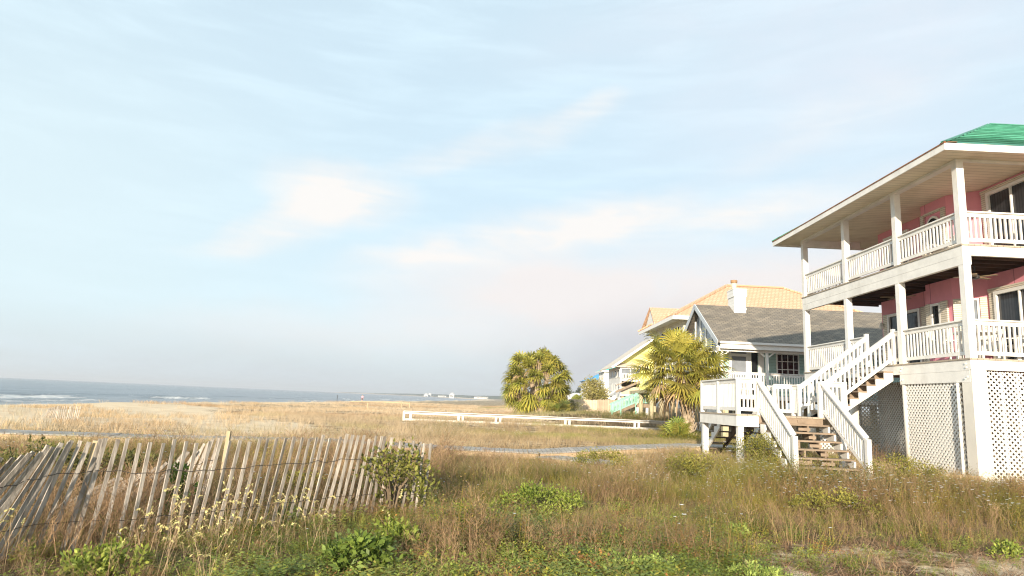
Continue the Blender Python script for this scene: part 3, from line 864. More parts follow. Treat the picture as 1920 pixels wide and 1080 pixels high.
# ------------------------------------------------------------------ grey roofed cottage
gy = 35.0
cot = thing('cottage', (12, 37, .3), 'sage green cottage with a grey shingle roof, white porch and white chimney box', 'house')
gx0, gx1 = 11.5, 26.0; ge, grz, gry = 5.28, 7.86, 39.2
th = .10
rf = MB()
rf.slab([(gx0, gy, ge), (gx1, gy, ge), (gx1, gry, grz), (gx0, gry, grz)], th)
rf.slab([(gx0, gry, grz), (gx1, gry, grz), (gx1, 2*gry-gy, ge), (gx0, 2*gry-gy, ge)], th)
roof = rf.build('roof', M['shingle'], cot)
fb = MB(); fb.box(gx0+.15, gy+.02, ge-.40, gx1, gy+.07, ge-.105); fb.box(gx0+.10, gy-.10, ge-.14, gx1, gy-.001, ge-.02)
fb.box(gx0+.15, gy+.30, ge-.52, gx1, gy+.42, ge-.26)
fb.build('eave_fascia', M['white_clean'], cot)
# rake boards and glazed truss of the gable that faces the sea
def rake(y0, z0, y1, z1): 
    mb = MB(); mb.beam((gx0-.03, y0, z0-.10), (gx0-.03, y1, z1-.10), .05, .24, (1, 0, 0)); return mb
M['rake'] = mat('blue_grey_trim', (.50, .54, .58), .6, .05)
rk = MB()
dyz = np.array([0, gry-gy, grz-ge]); 
for s_ in (1, -1):
    a = np.array([gx0-.03, gry, grz-.12]); bb = np.array([gx0-.03, gry-s_*(gry-gy), ge-.12])
    nrm = np.array([0, dyz[2]*s_*-1, dyz[1]])*.0
    rk.beam(a, bb, .28, .05, (1, 0, 0))
rk.build('rake_board', M['rake'], cot)
gv = MB()
for k in range(1, 8):
    y = gy+k*(gry-gy)*2/8
    zt = grz-.30-abs(y-gry)*(grz-ge)/(gry-gy)
    if zt > ge-.1: gv.box(gx0+.30, y-.09, ge-.4, gx0+.38, y+.09, zt)
gv.box(gx0+.28, gy+.6, ge-.45, gx0+.40, 2*gry-gy-.6, ge-.3)
gv.build('gable_mullions', M['white_clean'], cot)
gl = MB(); gl.prism([(gx0+.34, gy+.5, ge-.3), (gx0+.34, gry, grz-.35), (gx0+.34, 2*gry-gy-.5, ge-.3)], (.03, 0, 0)); gl.build('gable_glass', M['curtain'], cot)
br_ = MB(); br_.beam((gx0+.05, gy+.25, ge-.28), (gx0+.55, gy+1.5, ge-1.1), .12, .12); br_.build('brace', M['white_clean'], cot)
# body
wy = 36.9; fz = 2.45
MB().box(12.45, wy, fz, gx1-.3, 2*gry-wy+.3, ge+.3).build('wall', M['sage'], cot)
FW = wall_frame((0, wy, 0), (1, 0, 0), (0, -1, 0))
d_ = MB(); wbox(d_, FW, 12.72, 13.86, fz+.02, 5.12, .003, .06)
dr = d_.build('door', M['white_clean'], cot)
q = MB(); wbox(q, FW, 12.84, 13.72, 4.78, 5.04, .062, .075); wbox(q, FW, 12.88, 13.68, fz+.3, 4.62, .062, .075); q.build('pane', M['curtain'], dr)
q = MB(); wbox(q, FW, 14.02, 14.36, fz+.1, 5.05, .003, .02); q.build('side_pane', M['glass'], cot)
q = MB(); wbox(q, FW, 14.40, 14.72, fz, 5.1, .003, .05); wbox(q, FW, 13.88, 13.99, fz, 5.1, .003, .05); q.build('corner_trim', M['white_clean'], cot)
window(cot, FW, 15.42, 16.72, 3.55, 4.90, (4, 3), .07, pane=M['redglass'])
window(cot, FW, 18.4, 19.7, 3.55, 4.90, (4, 3), .07, pane=M['redglass'])
FSd = side(12.45)
for y0 in (38.0, 40.0):
    window(cot, FSd, y0, y0+1.2, 3.3, 4.8, (3, 4), .07)
fl_ = MB(); fl_.box(11.6, gy+.1, fz-.22, gx1-.3, 43.0, fz-.002); fl_.build('porch_floor', M['white'], cot)
for x in (11.75, 14.22, 17.3, 20.4):
    MB().box(x, gy+.3, fz, x+.13, gy+.43, ge-.521).build('porch_post', M['white_clean'], cot)
    q = MB(); q.beam((x-.05, gy+.36, ge-.72), (x-.30, gy+.36, ge-.53), .05, .07); q.beam((x+.18, gy+.36, ge-.72), (x+.43, gy+.36, ge-.53), .05, .07); q.build('bracket', M['white_clean'], cot)
railing(cot, (11.88, gy+.36, fz+.2), (14.22, gy+.36, fz+.2), 1.02, .14, .05)
railing(cot, (14.35, gy+.36, fz+.2), (17.3, gy+.36, fz+.2), 1.02, .14, .05)
railing(cot, (11.8, gy+.43, fz+.2), (11.8, 42.5, fz+.2), 1.02, .14, .05)
for x in (11.9, 15, 18, 21, 24):
    for y in (35.5, 39, 42.6):
        MB().box(x, y, .0, x+.3, y+.3, fz-.22).build('stilt', M['post_wood'], cot)
# chimney
ch = MB(); ch.box(13.60, 38.35, 7.2, 14.30, 39.4, 8.30); ch.box(13.56, 38.30, 8.30, 14.34, 39.45, 8.74)
cho = ch.build('chimney', M['whitewall'], cot)
MB().box(13.54, 38.28, 8.741, 14.36, 39.47, 8.79).box(13.58, 38.32, 7.52, 14.32, 38.348, 7.62).build('chimney_trim', M['white_clean'], cho)
MB().tube([(13.78, 38.85, 8.79), (13.78, 38.85, 9.22)], .15, 14).build('flue', M['flue'], cho, True)
MB().tube([(13.78, 38.85, 9.221), (13.78, 38.85, 9.25), (13.78, 38.85, 9.38), (13.78, 38.85, 9.40)], [.18, .20, .20, .1], 14).build('flue_cap', M['fcap'], cho)

# ------------------------------------------------------------------ orange tiled house
oh = thing('tiled_house', (18, 53, .8), 'tall stilt house with an orange tiled hip roof behind the grey roofed cottage', 'house')
ox0, ox1, oy0, oy1, oz, orz = 12.2, 29.0, 47.1, 59.2, 8.25, 11.75
roof = hip_roof(ox0, ox1, oy0, oy1, oz, orz)
ro = roof.build('roof', M['tile'], oh)
MB().beam((ox0, oy0, oz+.05), (ox0+6.05, 53.15, orz+.05), .26, .12).beam((ox0, oy1, oz+.05), (ox0+6.05, 53.15, orz+.05), .26, .12).beam((ox0+6.05, 53.15, orz+.05), (ox1-6.05, 53.15, orz+.05), .26, .12).beam((ox1-6.05, 53.15, orz+.05), (ox1, oy0, oz+.05), .26, .12).build('ridge_tiles', M['tile'], ro)
MB().box(ox0, oy0, oz-.28, ox1, oy0+.06, oz-.002).box(ox0, oy0+.06, oz-.28, ox0+.06, oy1, oz-.002).build('fascia', M['white_clean'], oh)
MB().box(ox0+.06, oy0+.06, oz-.06, ox1, oy1, oz-.003).build('soffit', M['white_clean'], oh)
MB().box(13.3, 48.3, 2.9, ox1-1, oy1-1.2, oz-.061).build('wall', M['cream'], oh)
# rear wing with its own small gable
wg = MB()
wg.slab([(12.9, 56.2, 8.8), (18.5, 56.2, 8.8), (18.5, 58.8, 10.5), (13.1, 58.8, 10.5)], .12); wg.slab([(13.1, 58.8, 10.5), (18.5, 58.8, 10.5), (18.5, 61.4, 8.8), (12.9, 61.4, 8.8)], .12)
wg.build('wing_roof', M['tile'], oh)
MB().prism([(13.2, 56.5, 8.1), (13.2, 56.5, 8.72), (13.2, 58.8, 10.35), (13.2, 61.1, 8.72), (13.2, 61.1, 8.1)], (5, 0, 0)).build('wing_wall', M['whitewall'], oh)
FO = wall_frame((0, 48.3, 0), (1, 0, 0), (0, -1, 0)); FOs = side(13.3)
for x in (13.8, 16.2, 18.6):
    window(oh, FO, x, x+1.3, 6.2, 7.7, (2, 2), .09); window(oh, FO, x, x+1.3, 3.6, 5.1, (2, 2), .09)
for y in (49.2, 51.4, 53.6, 55.8):
    window(oh, FOs, y, y+1.4, 6.0, 7.8, (2, 1), .09); window(oh, FOs, y, y+1.4, 3.2, 5.1, (2, 1), .09)
MB().box(11.2, 48.3, 2.62, 13.3, 58, 2.88).build('porch_floor', M['post_wood'], oh)
for x, y in ((11.4, 50.2), (12.1, 50.0), (12.95, 50.0), (14.5, 49.0), (16.5, 49.0), (11.4, 54), (13.5, 54), (11.4, 57.6), (16, 57.6)):
    MB().tube([(x, y, .5), (x, y, 2.63)], .16, 12).build('stilt', M['post_wood'], oh, True)
MB().box(13.9, 51.5, .5, 20, 51.6, 2.6).build('ground_wall', mat('dim_grey_board', (.30, .29, .29)), oh)
# mint painted stair down to the dunes
h_keep = house
st_ = []
t_ = MB()
for i in range(6):
    x = 9.15+i*.32; z = .95+i*.15
    t_.box(x-.02, 54.5, z-.05, x+.34, 55.7, z)
stair = t_.build('staircase', M['tread'], oh)
for y in (54.5, 55.65): MB().beam((9.05, y, .80), (11.1, y, 1.72), .05, .26).build('stringer', M['tread'], stair)
MB().box(11.05, 54.4, 1.68, 12.3, 55.8, 1.78).build('landing_floor', M['tread'], oh)
MB().box(11.05, 54.38, 1.50, 12.3, 54.42, 1.679).build('landing_fascia', M['tread'], oh)
for x, y in ((11.1, 54.45), (11.9, 54.45), (11.1, 55.6), (12.1, 55.6)):
    MB().box(x, y, .5, x+.2, y+.2, 1.5).build('landing_post', M['whitewall'] if y < 55 else M['post_wood'], oh)
for y in (54.45, 55.7):
    railing(oh, (9.1, y, .85), (11.05, y, 1.76), .85, .12, .07, M['mint']); 
railing(oh, (11.05, 54.45, 1.78), (12.3, 54.45, 1.78), .85, .12, .07, M['mint'])
for x, z in ((9.05, .5), (9.75, .5), (11.0, .8), (12.25, 1.7)):
    MB().box(x, 54.38, z, x+.12, 54.5, {9.05: 1.75, 9.75: 2.05}.get(x, 2.66)).build('rail_post', M['mint'], oh)
t_ = MB()
for i in range(5):
    t_.box(12.3+i*.26, 54.5, 1.8+i*.2-.05, 12.58+i*.26, 55.7, 1.8+i*.2)
t_.beam((12.3, 54.47, 1.72), (13.65, 54.47, 2.72), .05, .25); t_.build('staircase', M['tread'], oh)

# ------------------------------------------------------------------ yellow gabled house
yh = thing('gabled_house', (21, 99, .6), 'pale yellow gabled house with a screened white porch far down the row', 'house')
a = (15.9, 93.6, 6.75); pk = 22.4; pz = 11.9
rf = MB()
rf.slab([(15.6, 94.0, 6.95), (pk, 94.0, pz), (pk, 106, pz), (15.6, 106, 6.95)], .18)
rf.slab([(pk, 94.0, pz), (29.2, 94.0, 6.95), (29.2, 106, 6.95), (pk, 106, pz)], .18)
rf.build('roof', M['beige_roof'], yh)
MB().beam((15.6, 93.95, 6.85), (pk, 93.95, pz-.1), .08, .3).beam((pk, 93.95, pz-.1), (29.2, 93.95, 6.85), .08, .3).build('rake_board', M['white_clean'], yh)
MB().prism([(16.0, 95.6, 7.02), (pk, 95.6, pz-.25), (28.8, 95.6, 7.02)], (0, .3, 0)).build('gable_wall', M['yellow'], yh)
MB().box(19.75, 95.0, 2.9, 27.8, 105, 7.15).build('wall', M['yellow'], yh)
MB().box(16.95, 98.0, 2.9, 19.749, 105, 7.15).build('side_wall', M['whitewall'], yh)
MB().slab([(16.2, 94.2, 7.05), (21, 94.2, 7.05), (21, 95.8, 7.75), (16.6, 95.8, 7.75)], .08).build('porch_roof', M['beige_roof'], yh)
MB().box(16.9, 94.6, 6.78, 19.74, 94.75, 7.0).box(16.9, 94.6, 5.0, 19.74, 94.75, 5.28).box(16.95, 94.75, 5.02, 19.74, 98, 5.26).box(16.95, 94.7, 2.9, 19.74, 98, 3.15).build('porch_frame', M['white_clean'], yh)
for x in (16.9, 18.35, 19.55): MB().box(x, 94.58, 5.281, x+(.08 if x == 18.35 else .2), 94.77, 6.779).build('porch_post', M['white_clean'], yh)
MB().box(16.9, 94.58, 3.15, 17.1, 94.77, 5.0).build('porch_post', M['white_clean'], yh)
MB().box(17.1, 94.85, 6.05, 19.55, 94.87, 6.77).build('screen', M['curtain'], yh)
MB().box(17.0, 97.5, 3.15, 19.7, 97.6, 5.0).build('inner_wall', M['dark_wood'], yh)
MB().box(17.1, 94.62, 3.15, 19.74, 94.70, 4.2).build('porch_screen_wall', M['fence_wood'], yh)
railing(yh, (17.0, 94.68, 5.28), (19.6, 94.68, 5.28), .85, .22, .10)
wl = MB(); wl.box(16.93, 94.77, 2.6, 16.97, 98, 6.95); wl.build('screen_wall', M['whitewall'], yh)
FY = side(16.93)
for z in (3.6, 5.55):
    for y in (95.3, 98.0, 100.8): window(yh, FY, y, y+1.3, z, z+1.15, (1, 1), .1)
MB().beam((13.9, 98, .9), (16.9, 98, 2.8), .12, .5).beam((13.9, 98, 1.9), (16.9, 98, 3.7), .1, .15).build('outside_stair', M['white_clean'], yh)
for x in (17.2, 20, 23, 26):
    for y in (95, 100, 104.5): MB().box(x, y, .3, x+.35, y+.35, 2.9).build('stilt', M['post_wood'], yh)
MB().beam((16.2, 93.9, 3.4), (19.6, 93.9, 5.0), .1, .3).beam((16.2, 93.9, 4.3), (19.6, 93.9, 5.9), .1, .14).build('front_stair', M['tread'], yh)

# ------------------------------------------------------------------ far houses
th_ = thing('turquoise_roof_house', (21, 128, .5), 'small white porch house with a turquoise roof beyond the yellow gabled house', 'house')
hip_roof(18.6, 29, 124, 132, 7.9, 10.2).build('roof', M['turq_roof'], th_)
MB().box(18.6, 124, 7.65, 29, 124.08, 7.898).box(18.6, 124.08, 7.65, 18.68, 132, 7.898).build('fascia', M['white_clean'], th_)
MB().box(19.2, 124.6, 3.0, 28.4, 131.4, 7.64).build('wall', M['whitewall'], th_)
for x in (20.0, 22.2): window(th_, wall_frame((0, 124.6, 0), (1, 0, 0), (0, -1, 0)), x, x+1.3, 5.9, 7.3, (1, 1), .12)
for y in (125.5, 128.5): window(th_, side(19.2), y, y+1.2, 5.9, 7.3, (1, 1), .12)
for x in (19.4, 24, 28):
    for y in (124.8, 131): MB().box(x, y, .3, x+.3, y+.3, 3).build('stilt', M['post_wood'], th_)
bh = thing('blue_roof_house', (25, 175, .5), 'distant white beach house with a bright blue roof', 'house')
hip_roof(20.9, 36, 170, 180, 7.3, 9.6).build('roof', M['blue_roof'], bh)
MB().box(21.4, 170.6, 2.8, 35.5, 179.4, 7.29).build('wall', M['whitewall'], bh)
for x in (22.4, 25.4): window(bh, wall_frame((0, 170.6, 0), (1, 0, 0), (0, -1, 0)), x, x+1.5, 4.9, 6.4, (1, 1), .12)
for x in (21.8, 28, 35):
    for y in (171, 179): MB().box(x, y, .3, x+.35, y+.35, 2.8).build('stilt', M['post_wood'], bh)
wh = thing('white_bungalow', (23, 240, .5), 'low white bungalow far off between the palm clump and the blue roof', 'house')
hip_roof(22.0, 36, 240, 250, 3.6, 5.2).build('roof', M['white_clean'], wh)
MB().box(22.6, 240.6, .3, 35.4, 249.4, 3.59).build('wall', M['whitewall'], wh)
window(wh, wall_frame((0, 240.6, 0), (1, 0, 0), (0, -1, 0)), 24.5, 26.5, 1.6, 2.9, (2, 1), .12)

# far shore with its low white buildings
FARM = mat('far_scrub_land', (.13, .15, .12), .9, .25, .02)
def far_building(px, Y, w, h, label, gable=True):
    p = at(px, 744, Y); x = p[0]; g0 = float(H(x, Y))-.5
    t = thing('shore_building', (x, Y, g0), label, 'building')
    MB().box(x-w/2, Y, g0, x+w/2, Y+20, g0+h).build('wall', M['whitewall'], t)
    hip_roof(x-w/2-1, x+w/2+1, Y-1, Y+21, g0+h, g0+h+ (5 if gable else 1.5)).build('roof', M['white_clean'] if gable else M['beige_roof'], t)
    MB().box(x-w*.38, Y-.3, g0+h*.45, x+w*.38, Y-.05, g0+h*.72).build('window_band', M['glass'], t)
far_building(798, 2100, 12, 9, 'leftmost of two white blocks close together on the hazy far shore')
far_building(805, 2130, 9, 9, 'second of two white blocks close together on the hazy far shore')
far_building(847, 1900, 13, 12, 'largest white building standing alone on the far shore')
far_building(829, 2200, 26, 4, 'low pale sheds left of the largest white building on the far shore', False)
far_building(910, 1700, 58, 4, 'long low pale building on the far shore left of the palm clump', False)

# ------------------------------------------------------------------ boardwalk, low white fence, privacy fence
def boardwalk(path, width, name, label, zoff=.16):
    """raised plank walk following a line; boards run across it"""
    P = [np.array((x, y, 0.0)) for x, y in path]
    t = thing(name, (P[0][0], P[0][1], float(H(P[0][0], P[0][1]))), label, 'boardwalk')
    bm = MB(); rm = MB(); sm_ = MB()
    rr = random.Random(5)
    for a, b in zip(P[:-1], P[1:]):
        L = np.linalg.norm(b-a); d = (b-a)/L; s = np.array((-d[1], d[0], 0))
        k = int(L/.15)
        zs = lambda p: max(float(H(p[0], p[1])), -.1)+zoff
        za, zb = zs(a), zs(b)
        for i in range(k):
            c = a+d*(i+.5)*L/k; c[2] = za+(zb-za)*(i+.5)/k+rr.uniform(-.006, .006)
            e = rr.uniform(-.02, .02)
            bm.beam(c-s*(width/2+e), c+s*(width/2-e), L/k-.012, .036, (0, 0, 1))
        for q in (-1, 1):
            o = s*q*(width/2-.08)
            sm_.beam(a+o+(0, 0, za-.10), b+o+(0, 0, zb-.10), .05, .16)
        k2 = max(1, int(L/2.4))
        for i in range(k2):
            for q in (-1, 1):
                c = a+d*(i+.5)*L/k2+s*q*(width/2-.1)
                rm.box(c[0]-.05, c[1]-.05, float(H(c[0], c[1]))-.2, c[0]+.05, c[1]+.05, za-.03)
    bm.build('deck_boards', M['grey_walk'], t); sm_.build('joist', M['walk_side'], t); rm.build('support_posts', M['walk_side'], t)
    return t
boardwalk([(-30, 18.2), (-14.4, 19.6), (-10.4, 20.7), (-5.7, 21.4), (-1.9, 20.7), (1.1, 21.3), (4.5, 22.3), (6.4, 22.6), (9.0, 22.75)], 1.35, 'boardwalk', 'long weathered grey boardwalk running through the dune grass from the stair landing towards the sea')
bw2 = boardwalk([(1.5, 20.4), (3.4, 18.3)], 1.1, 'boardwalk', 'short grey spur of boardwalk half buried in brown weeds left of the landing', .10)
kb = MB(); kb.box(3.6, 21.58, .0, 8.2, 21.63, .20); kb.box(6.6, 21.5, -.05, 6.75, 21.66, .24)
tag(kb.build('edging_plank', M['walk_side']), 'tan edging plank standing beside the boardwalk just left of the landing post', 'plank')

def low_fence():
    A = [(-6.15, 42.3), (-2.7, 42.7), (-.3, 43.2), (4.3, 44.1), (9.1, 45.0), (13.5, 45.6), (18, 46.2)]
    t = thing('rail_fence', (-6.15, 42.3, 0), 'long low white two rail fence crossing the dunes in front of the palm clump', 'fence')
    for k, (a, b) in enumerate(zip(A[:-1], A[1:])):
        za, zb = -.0, -.0
        MB().beam((a[0], a[1], .56), (b[0], b[1], .56), .06, .15).build('top_rail', M['white'], t)
        MB().beam((a[0], a[1]-.12, .655), (b[0], b[1]-.12, .655), .22, .04).build('top_rail', M['white'], t)
        MB().beam((a[0], a[1], .13), (b[0], b[1], .13), .06, .13).build('bottom_rail', M['white'], t)
        for off in (0, .42 if k == 0 else .28):
            d = np.array(b)-np.array(a); d = d/np.linalg.norm(d); p = np.array(a)+d*off
            MB().box(p[0]-.07, p[1]+.04, -.2, p[0]+.07, p[1]+.18, .63).build('post', M['white'], t)
low_fence()
pf = thing('board_fence', (7.5, 72, .5), 'tan vertical board privacy fence behind the dune left of the mint stair', 'fence')
def fence_run(x0, y0, x1, y1, z, h):
    d = np.array([x1-x0, y1-y0]); L = np.hypot(*d); d = d/L; k = int(L/.16); mb = MB(); rr = random.Random(3)
    for i in range(k):
        c = np.array([x0, y0])+d*(i+.5)*.16
        mb.beam((c[0], c[1], z-.4), (c[0], c[1], z+h+rr.uniform(-.04, .04)), .145, .02, (d[1], -d[0], 0))
    mb.build('boards', M['fence_wood'], pf)
    for zz in (.3, h-.25):
        MB().beam((x0, y0+.03, z+zz), (x1, y1+.03, z+zz), .04, .09).build('rail', M['fence_wood'], pf)
    for i in range(int(L/2.4)+1):
        c = np.array([x0, y0])+d*min(i*2.4, L); MB().box(c[0]-.05, c[1]+.05, z-.4, c[0]+.05, c[1]+.15, z+h-.05).build('post', M['fence_wood'], pf)
fence_run(7.4, 72.5, 11.2, 72, .72, 1.3)
fence_run(9.3, 64, 11.0, 58.5, .80, 1.25)

# small weathered beach rail by the sand and marker pole, stakes
bb = thing('beach_barrier', (-14, 90, 0), 'low wooden rail barrier at the edge of the beach left of the white fence', 'barrier')
zb0 = float(H(-14, 90))
for x in (-15.7, -13.5, -12.4): MB().box(x-.06, 89.95, zb0-.3, x+.06, 90.05, .66).build('post', M['stake'], bb)
MB().beam((-15.8, 89.92, .58), (-12.3, 89.92, .58), .05, .14).build('rail', M['stake'], bb)
MB().beam((-21, 93, .45), (-15.8, 90, .6), .05, .10).build('rail', M['stake'], bb)
zp = float(H(-43.2, 175))
tag(MB().tube([(-43.2, 175, zp-.3), (-43.2, 175, .9)], .07, 8).build('marker_pole', M['metal_dark']), 'thin dark marker pole standing upright at the water line', 'pole')
for (px, py0, py1, lab) in ((688.5, 763, 769, 'pale wooden stake standing alone in the golden grass left of the white fence'),):
    pt = at(px, py1, 70.0); pz0 = float(H(pt[0], 70))
    tag(MB().box(pt[0]-.05, 70, pz0-.2, pt[0]+.05, 70.08, pz0+.8).build('stake', M['stake']), lab, 'stake')

# person on the beach, one skinned body
def person(loc):
    import bmesh
    t = thing('person', loc, 'person in a pink top and dark shorts standing at the water line', 'person')
    k = [(0, 0, .92, .15), (0, 0, 1.12, .13), (0, 0, 1.36, .16), (0, 0, 1.50, .06), (0, -.01, 1.58, .085), (0, 0, 1.68, .09), (0, 0, 1.76, .05),
         (.19, 0, 1.40, .06), (.25, .02, 1.12, .045), (.24, -.06, .86, .035), (.24, -.08, .74, .03), (-.19, 0, 1.40, .06), (-.26, .02, 1.12, .045), (-.25, -.06, .86, .035), (-.25, -.08, .74, .03),
         (.10, 0, .84, .09), (.11, -.01, .47, .06), (.11, .02, .08, .045), (.12, -.14, .03, .035), (-.10, 0, .84, .09), (-.13, -.05, .47, .06), (-.14, .02, .08, .045), (-.15, -.14, .03, .035)]
    e = [(0, 1), (1, 2), (2, 3), (3, 4), (4, 5), (5, 6), (2, 7), (7, 8), (8, 9), (9, 10), (2, 11), (11, 12), (12, 13), (13, 14), (0, 15), (15, 16), (16, 17), (17, 18), (0, 19), (19, 20), (20, 21), (21, 22)]
    me = bpy.data.meshes.new('body'); me.from_pydata([p[:3] for p in k], e, [])
    o = bpy.data.objects.new('body', me); COL.objects.link(o); o.parent = t
    sk = o.modifiers.new('skin', 'SKIN')
    if not me.skin_vertices: 
        bmm = bmesh.new(); bmm.from_mesh(me); bmm.verts.layers.skin.verify(); bmm.to_mesh(me); bmm.free()
    for i, p in enumerate(k):
        me.skin_vertices[0].data[i].radius = (p[3], p[3]*.8)
    me.skin_vertices[0].data[0].use_root = True
    o.modifiers.new('sub', 'SUBSURF').levels = 1
    o.modifiers['sub'].render_levels = 2
    me.materials.append(mat('person_skin', (.55, .33, .24), .6))  # one even skin tone
    tp = MB(); tp.tube([(0, 0, .90), (0, 0, 1.12), (0, 0, 1.38), (0, 0, 1.47)], [.185, .165, .205, .09], 12)
    for s_ in (-1, 1): tp.tube([(s_*.15, 0, 1.42), (s_*.26, .01, 1.20)], [.09, .075], 8)
    tp.v = [tuple(np.array(p)+np.array(loc)) for p in tp.v]; tp.build('top', mat('pink_cloth', (.80, .36, .44), .8), t, True)
    sh = MB()
    for s_ in (-1, 1): sh.tube([(s_*.08, 0, .92), (s_*.11, -.01, .58)], [.125, .10], 10)
    sh.v = [tuple(np.array(p)+np.array(loc)) for p in sh.v]; sh.build('shorts', mat('dark_cloth', (.06, .06, .08), .8), t, True)
    hr = MB(); hr.tube([(0, .035, 1.62), (0, .03, 1.70), (0, .02, 1.77), (0, .02, 1.795)], [.075, .10, .08, .02], 10)
    hr.v = [tuple(np.array(p)+np.array(loc)) for p in hr.v]; hr.build('hair', mat('brown_hair', (.10, .06, .04), .7), t, True)
    return t
pl_ = np.array((-36.0, 172.0)); person((pl_[0], pl_[1], float(H(*pl_))))

# ------------------------------------------------------------------ sand (snow) fence
def picket_mesh(h, w=.040, t=.012):
    mb = MB(); mb.box(-w/2, -t/2, 0, w/2, t/2, h); return mb
def sand_fence(root, base, lean, heights, spacing, wires=(.30, .72), jitter=.03, seed=1):
    """pickets along a ground line; lean gives the offset of the tops in metres at each vertex of the line"""
    rr = random.Random(seed)
    base = [np.array(p, float) for p in base]
    seg = [np.linalg.norm(b-a) for a, b in zip(base[:-1], base[1:])]; cum = np.concatenate([[0], np.cumsum(seg)])
    sp_at = (lambda q: float(np.interp(q, cum, spacing))) if hasattr(spacing, '__len__') else (lambda q: spacing)
    S = [0.0]
    while S[-1] < cum[-1]-.03: S.append(S[-1]+sp_at(S[-1]))
    n = len(S)-1
    lines = {w: [] for w in wires}
    for i in range(n+1):
        s = S[i]+rr.uniform(-.018, .018); s = min(max(s, 0), cum[-1])
        g = lambda arr, j: float(np.interp(s, cum, [q[j] for q in arr]))
        x, y = g(base, 0), g(base, 1); lx, ly = g(lean, 0)+rr.uniform(-jitter, jitter), g(lean, 1)+rr.uniform(-jitter, jitter)
        h = float(np.interp(s, cum, heights))+rr.uniform(-.025, .025)
        z0 = float(H(x, y))-.05
        k = int(np.searchsorted(cum, s, 'right')-1); k = min(k, len(base)-2); d = base[k+1]-base[k]; d = d/np.linalg.norm(d)
        yaw = rr.uniform(-.25, .25)
        nrm = (-d[1]*math.cos(yaw)-d[0]*math.sin(yaw), d[0]*math.cos(yaw)-d[1]*math.sin(yaw), 0)
        p0 = np.array((x, y, z0)); p1 = np.array((x+lx, y+ly, z0+h))
        m_ = MB(); m_.beam(p0, p1, rr.uniform(.034, .044), .013, nrm); m_.build('picket', M['picket'], root)
        for w in wires: lines[w].append(p0+(p1-p0)*w+np.array(nrm)*(-.010 if nrm[1] > 0 else .010))
    for w in wires:
        MB().tube(lines[w], .0035, 5).build('wire', M['wire'], root)

f1 = thing('sand_fence', (-3, 8, 0), 'weathered picket sand fence leaning in the foreground, from the left edge to the leafy shrub', 'fence')
sand_fence(f1, [(-4.95, 4.95), (-4.72, 5.75), (-4.42, 6.55), (-3.80, 6.98), (-3.05, 7.95), (-2.3, 8.95), (-1.75, 9.5), (-1.06, 9.8)],
           [(.50, .30), (.52, .34), (.22, .16), (.09, -.02), (.16, .0), (.20, .02), (.13, .0), (.07, .0)],
           [.98, 1.02, 1.12, 1.12, 1.11, 1.15, 1.10, 1.02], [.075, .08, .10, .125, .115, .11, .105, .10], jitter=.022, seed=4)
for x, y, tx, ty, h in ((-4.16, 6.80, -4.06, 6.83, 1.06),):
    MB().beam((x, y, -.1), (tx, ty, h), .055, .055).build('stake', M['stake'], f1)
f2 = thing('sand_fence', (-4.4, 8.7, 0), 'collapsed dark picket fence slanting steeply behind the foreground sand fence', 'fence')
sand_fence(f2, [(-5.6, 8.35), (-5.2, 8.5), (-4.5, 8.75), (-3.85, 8.9)], [(.80, .25), (.72, .15), (.50, .05), (.16, .0)],
           [.45, .55, .82, 1.06], .105, seed=9)
MB().beam((-3.64, 8.90, -.1), (-3.58, 8.90, 1.08), .046, .046).build('stake', M['stake'], f2)
f3 = thing('sand_fence', (-17.5, 27, 0), 'short half buried picket fence far off in the golden grass near the beach', 'fence')
sand_fence(f3, [(-18.6, 27.4), (-17.9, 27.1), (-16.85, 26.8)], [(.15, 0), (.04, 0), (.03, 0)], [.42, .55, .62], .10, wires=(.8,), seed=6)

# ------------------------------------------------------------------ palms
def fan_frond(V, F, C, rng, hub, direction, pet, R_, col, nleaf=22, droop=.25, dead=False, wk=1.0):
    d = direction/np.linalg.norm(direction)
    s = np.cross(d, (0, 0, 1.0)); 
    if np.linalg.norm(s) < .1: s = np.array((1.0, 0, 0))
    s /= np.linalg.norm(s); n = np.cross(s, d)
    roll = rng.uniform(-.5, .5); s, n = s*math.cos(roll)+n*math.sin(roll), n*math.cos(roll)-s*math.sin(roll)
    # petiole
    h1 = hub+d*pet+np.array((0, 0, -.10*pet*pet))
    k = len(V); w = .022
    V += [hub-s*w, hub+s*w, h1-s*w*.6, h1+s*w*.6]; F += [(k, k+1, k+3), (k, k+3, k+2)]; C += [col*np.array((1.25, 1.1, .9))]*4
    for i in range(nleaf):
        a = (i/(nleaf-1)-.5)*R(255)+rng.uniform(-.05, .05)
        L = R_*(1-.28*(abs(a)/2.2)**2)*rng.uniform(.9, 1.06)
        dl = d*math.cos(a)+s*math.sin(a)+n*.14*(1-abs(a)/2.4)
        dl /= np.linalg.norm(dl)
        side_ = np.cross(dl, n); side_ /= np.linalg.norm(side_)+1e-9
        wd = .026*R_/.9*(24.0/nleaf)
        p0 = h1; p1 = h1+dl*L*.5+np.array((0, 0, -droop*L*.10)); p2 = h1+dl*L*.80+np.array((0, 0, -droop*L*.34)); p3 = h1+dl*L*.97+np.array((0, 0, -droop*L*.75))
        k = len(V)
        V += [p0-side_*wd*.3, p0+side_*wd*.3, p1-side_*wd, p1+side_*wd+n*wd*.5, p2-side_*wd*.6, p2+side_*wd*.6, p3]
        F += [(k, k+1, k+3), (k, k+3, k+2), (k+2, k+3, k+5), (k+2, k+5, k+4), (k+4, k+5, k+6)]
        cc = col*rng.uniform(.8, 1.2)
        tipc = cc*np.array((1.15, 1.05, .9)) if not dead else cc
        C += [cc, cc, cc, cc, tipc, tipc, tipc]

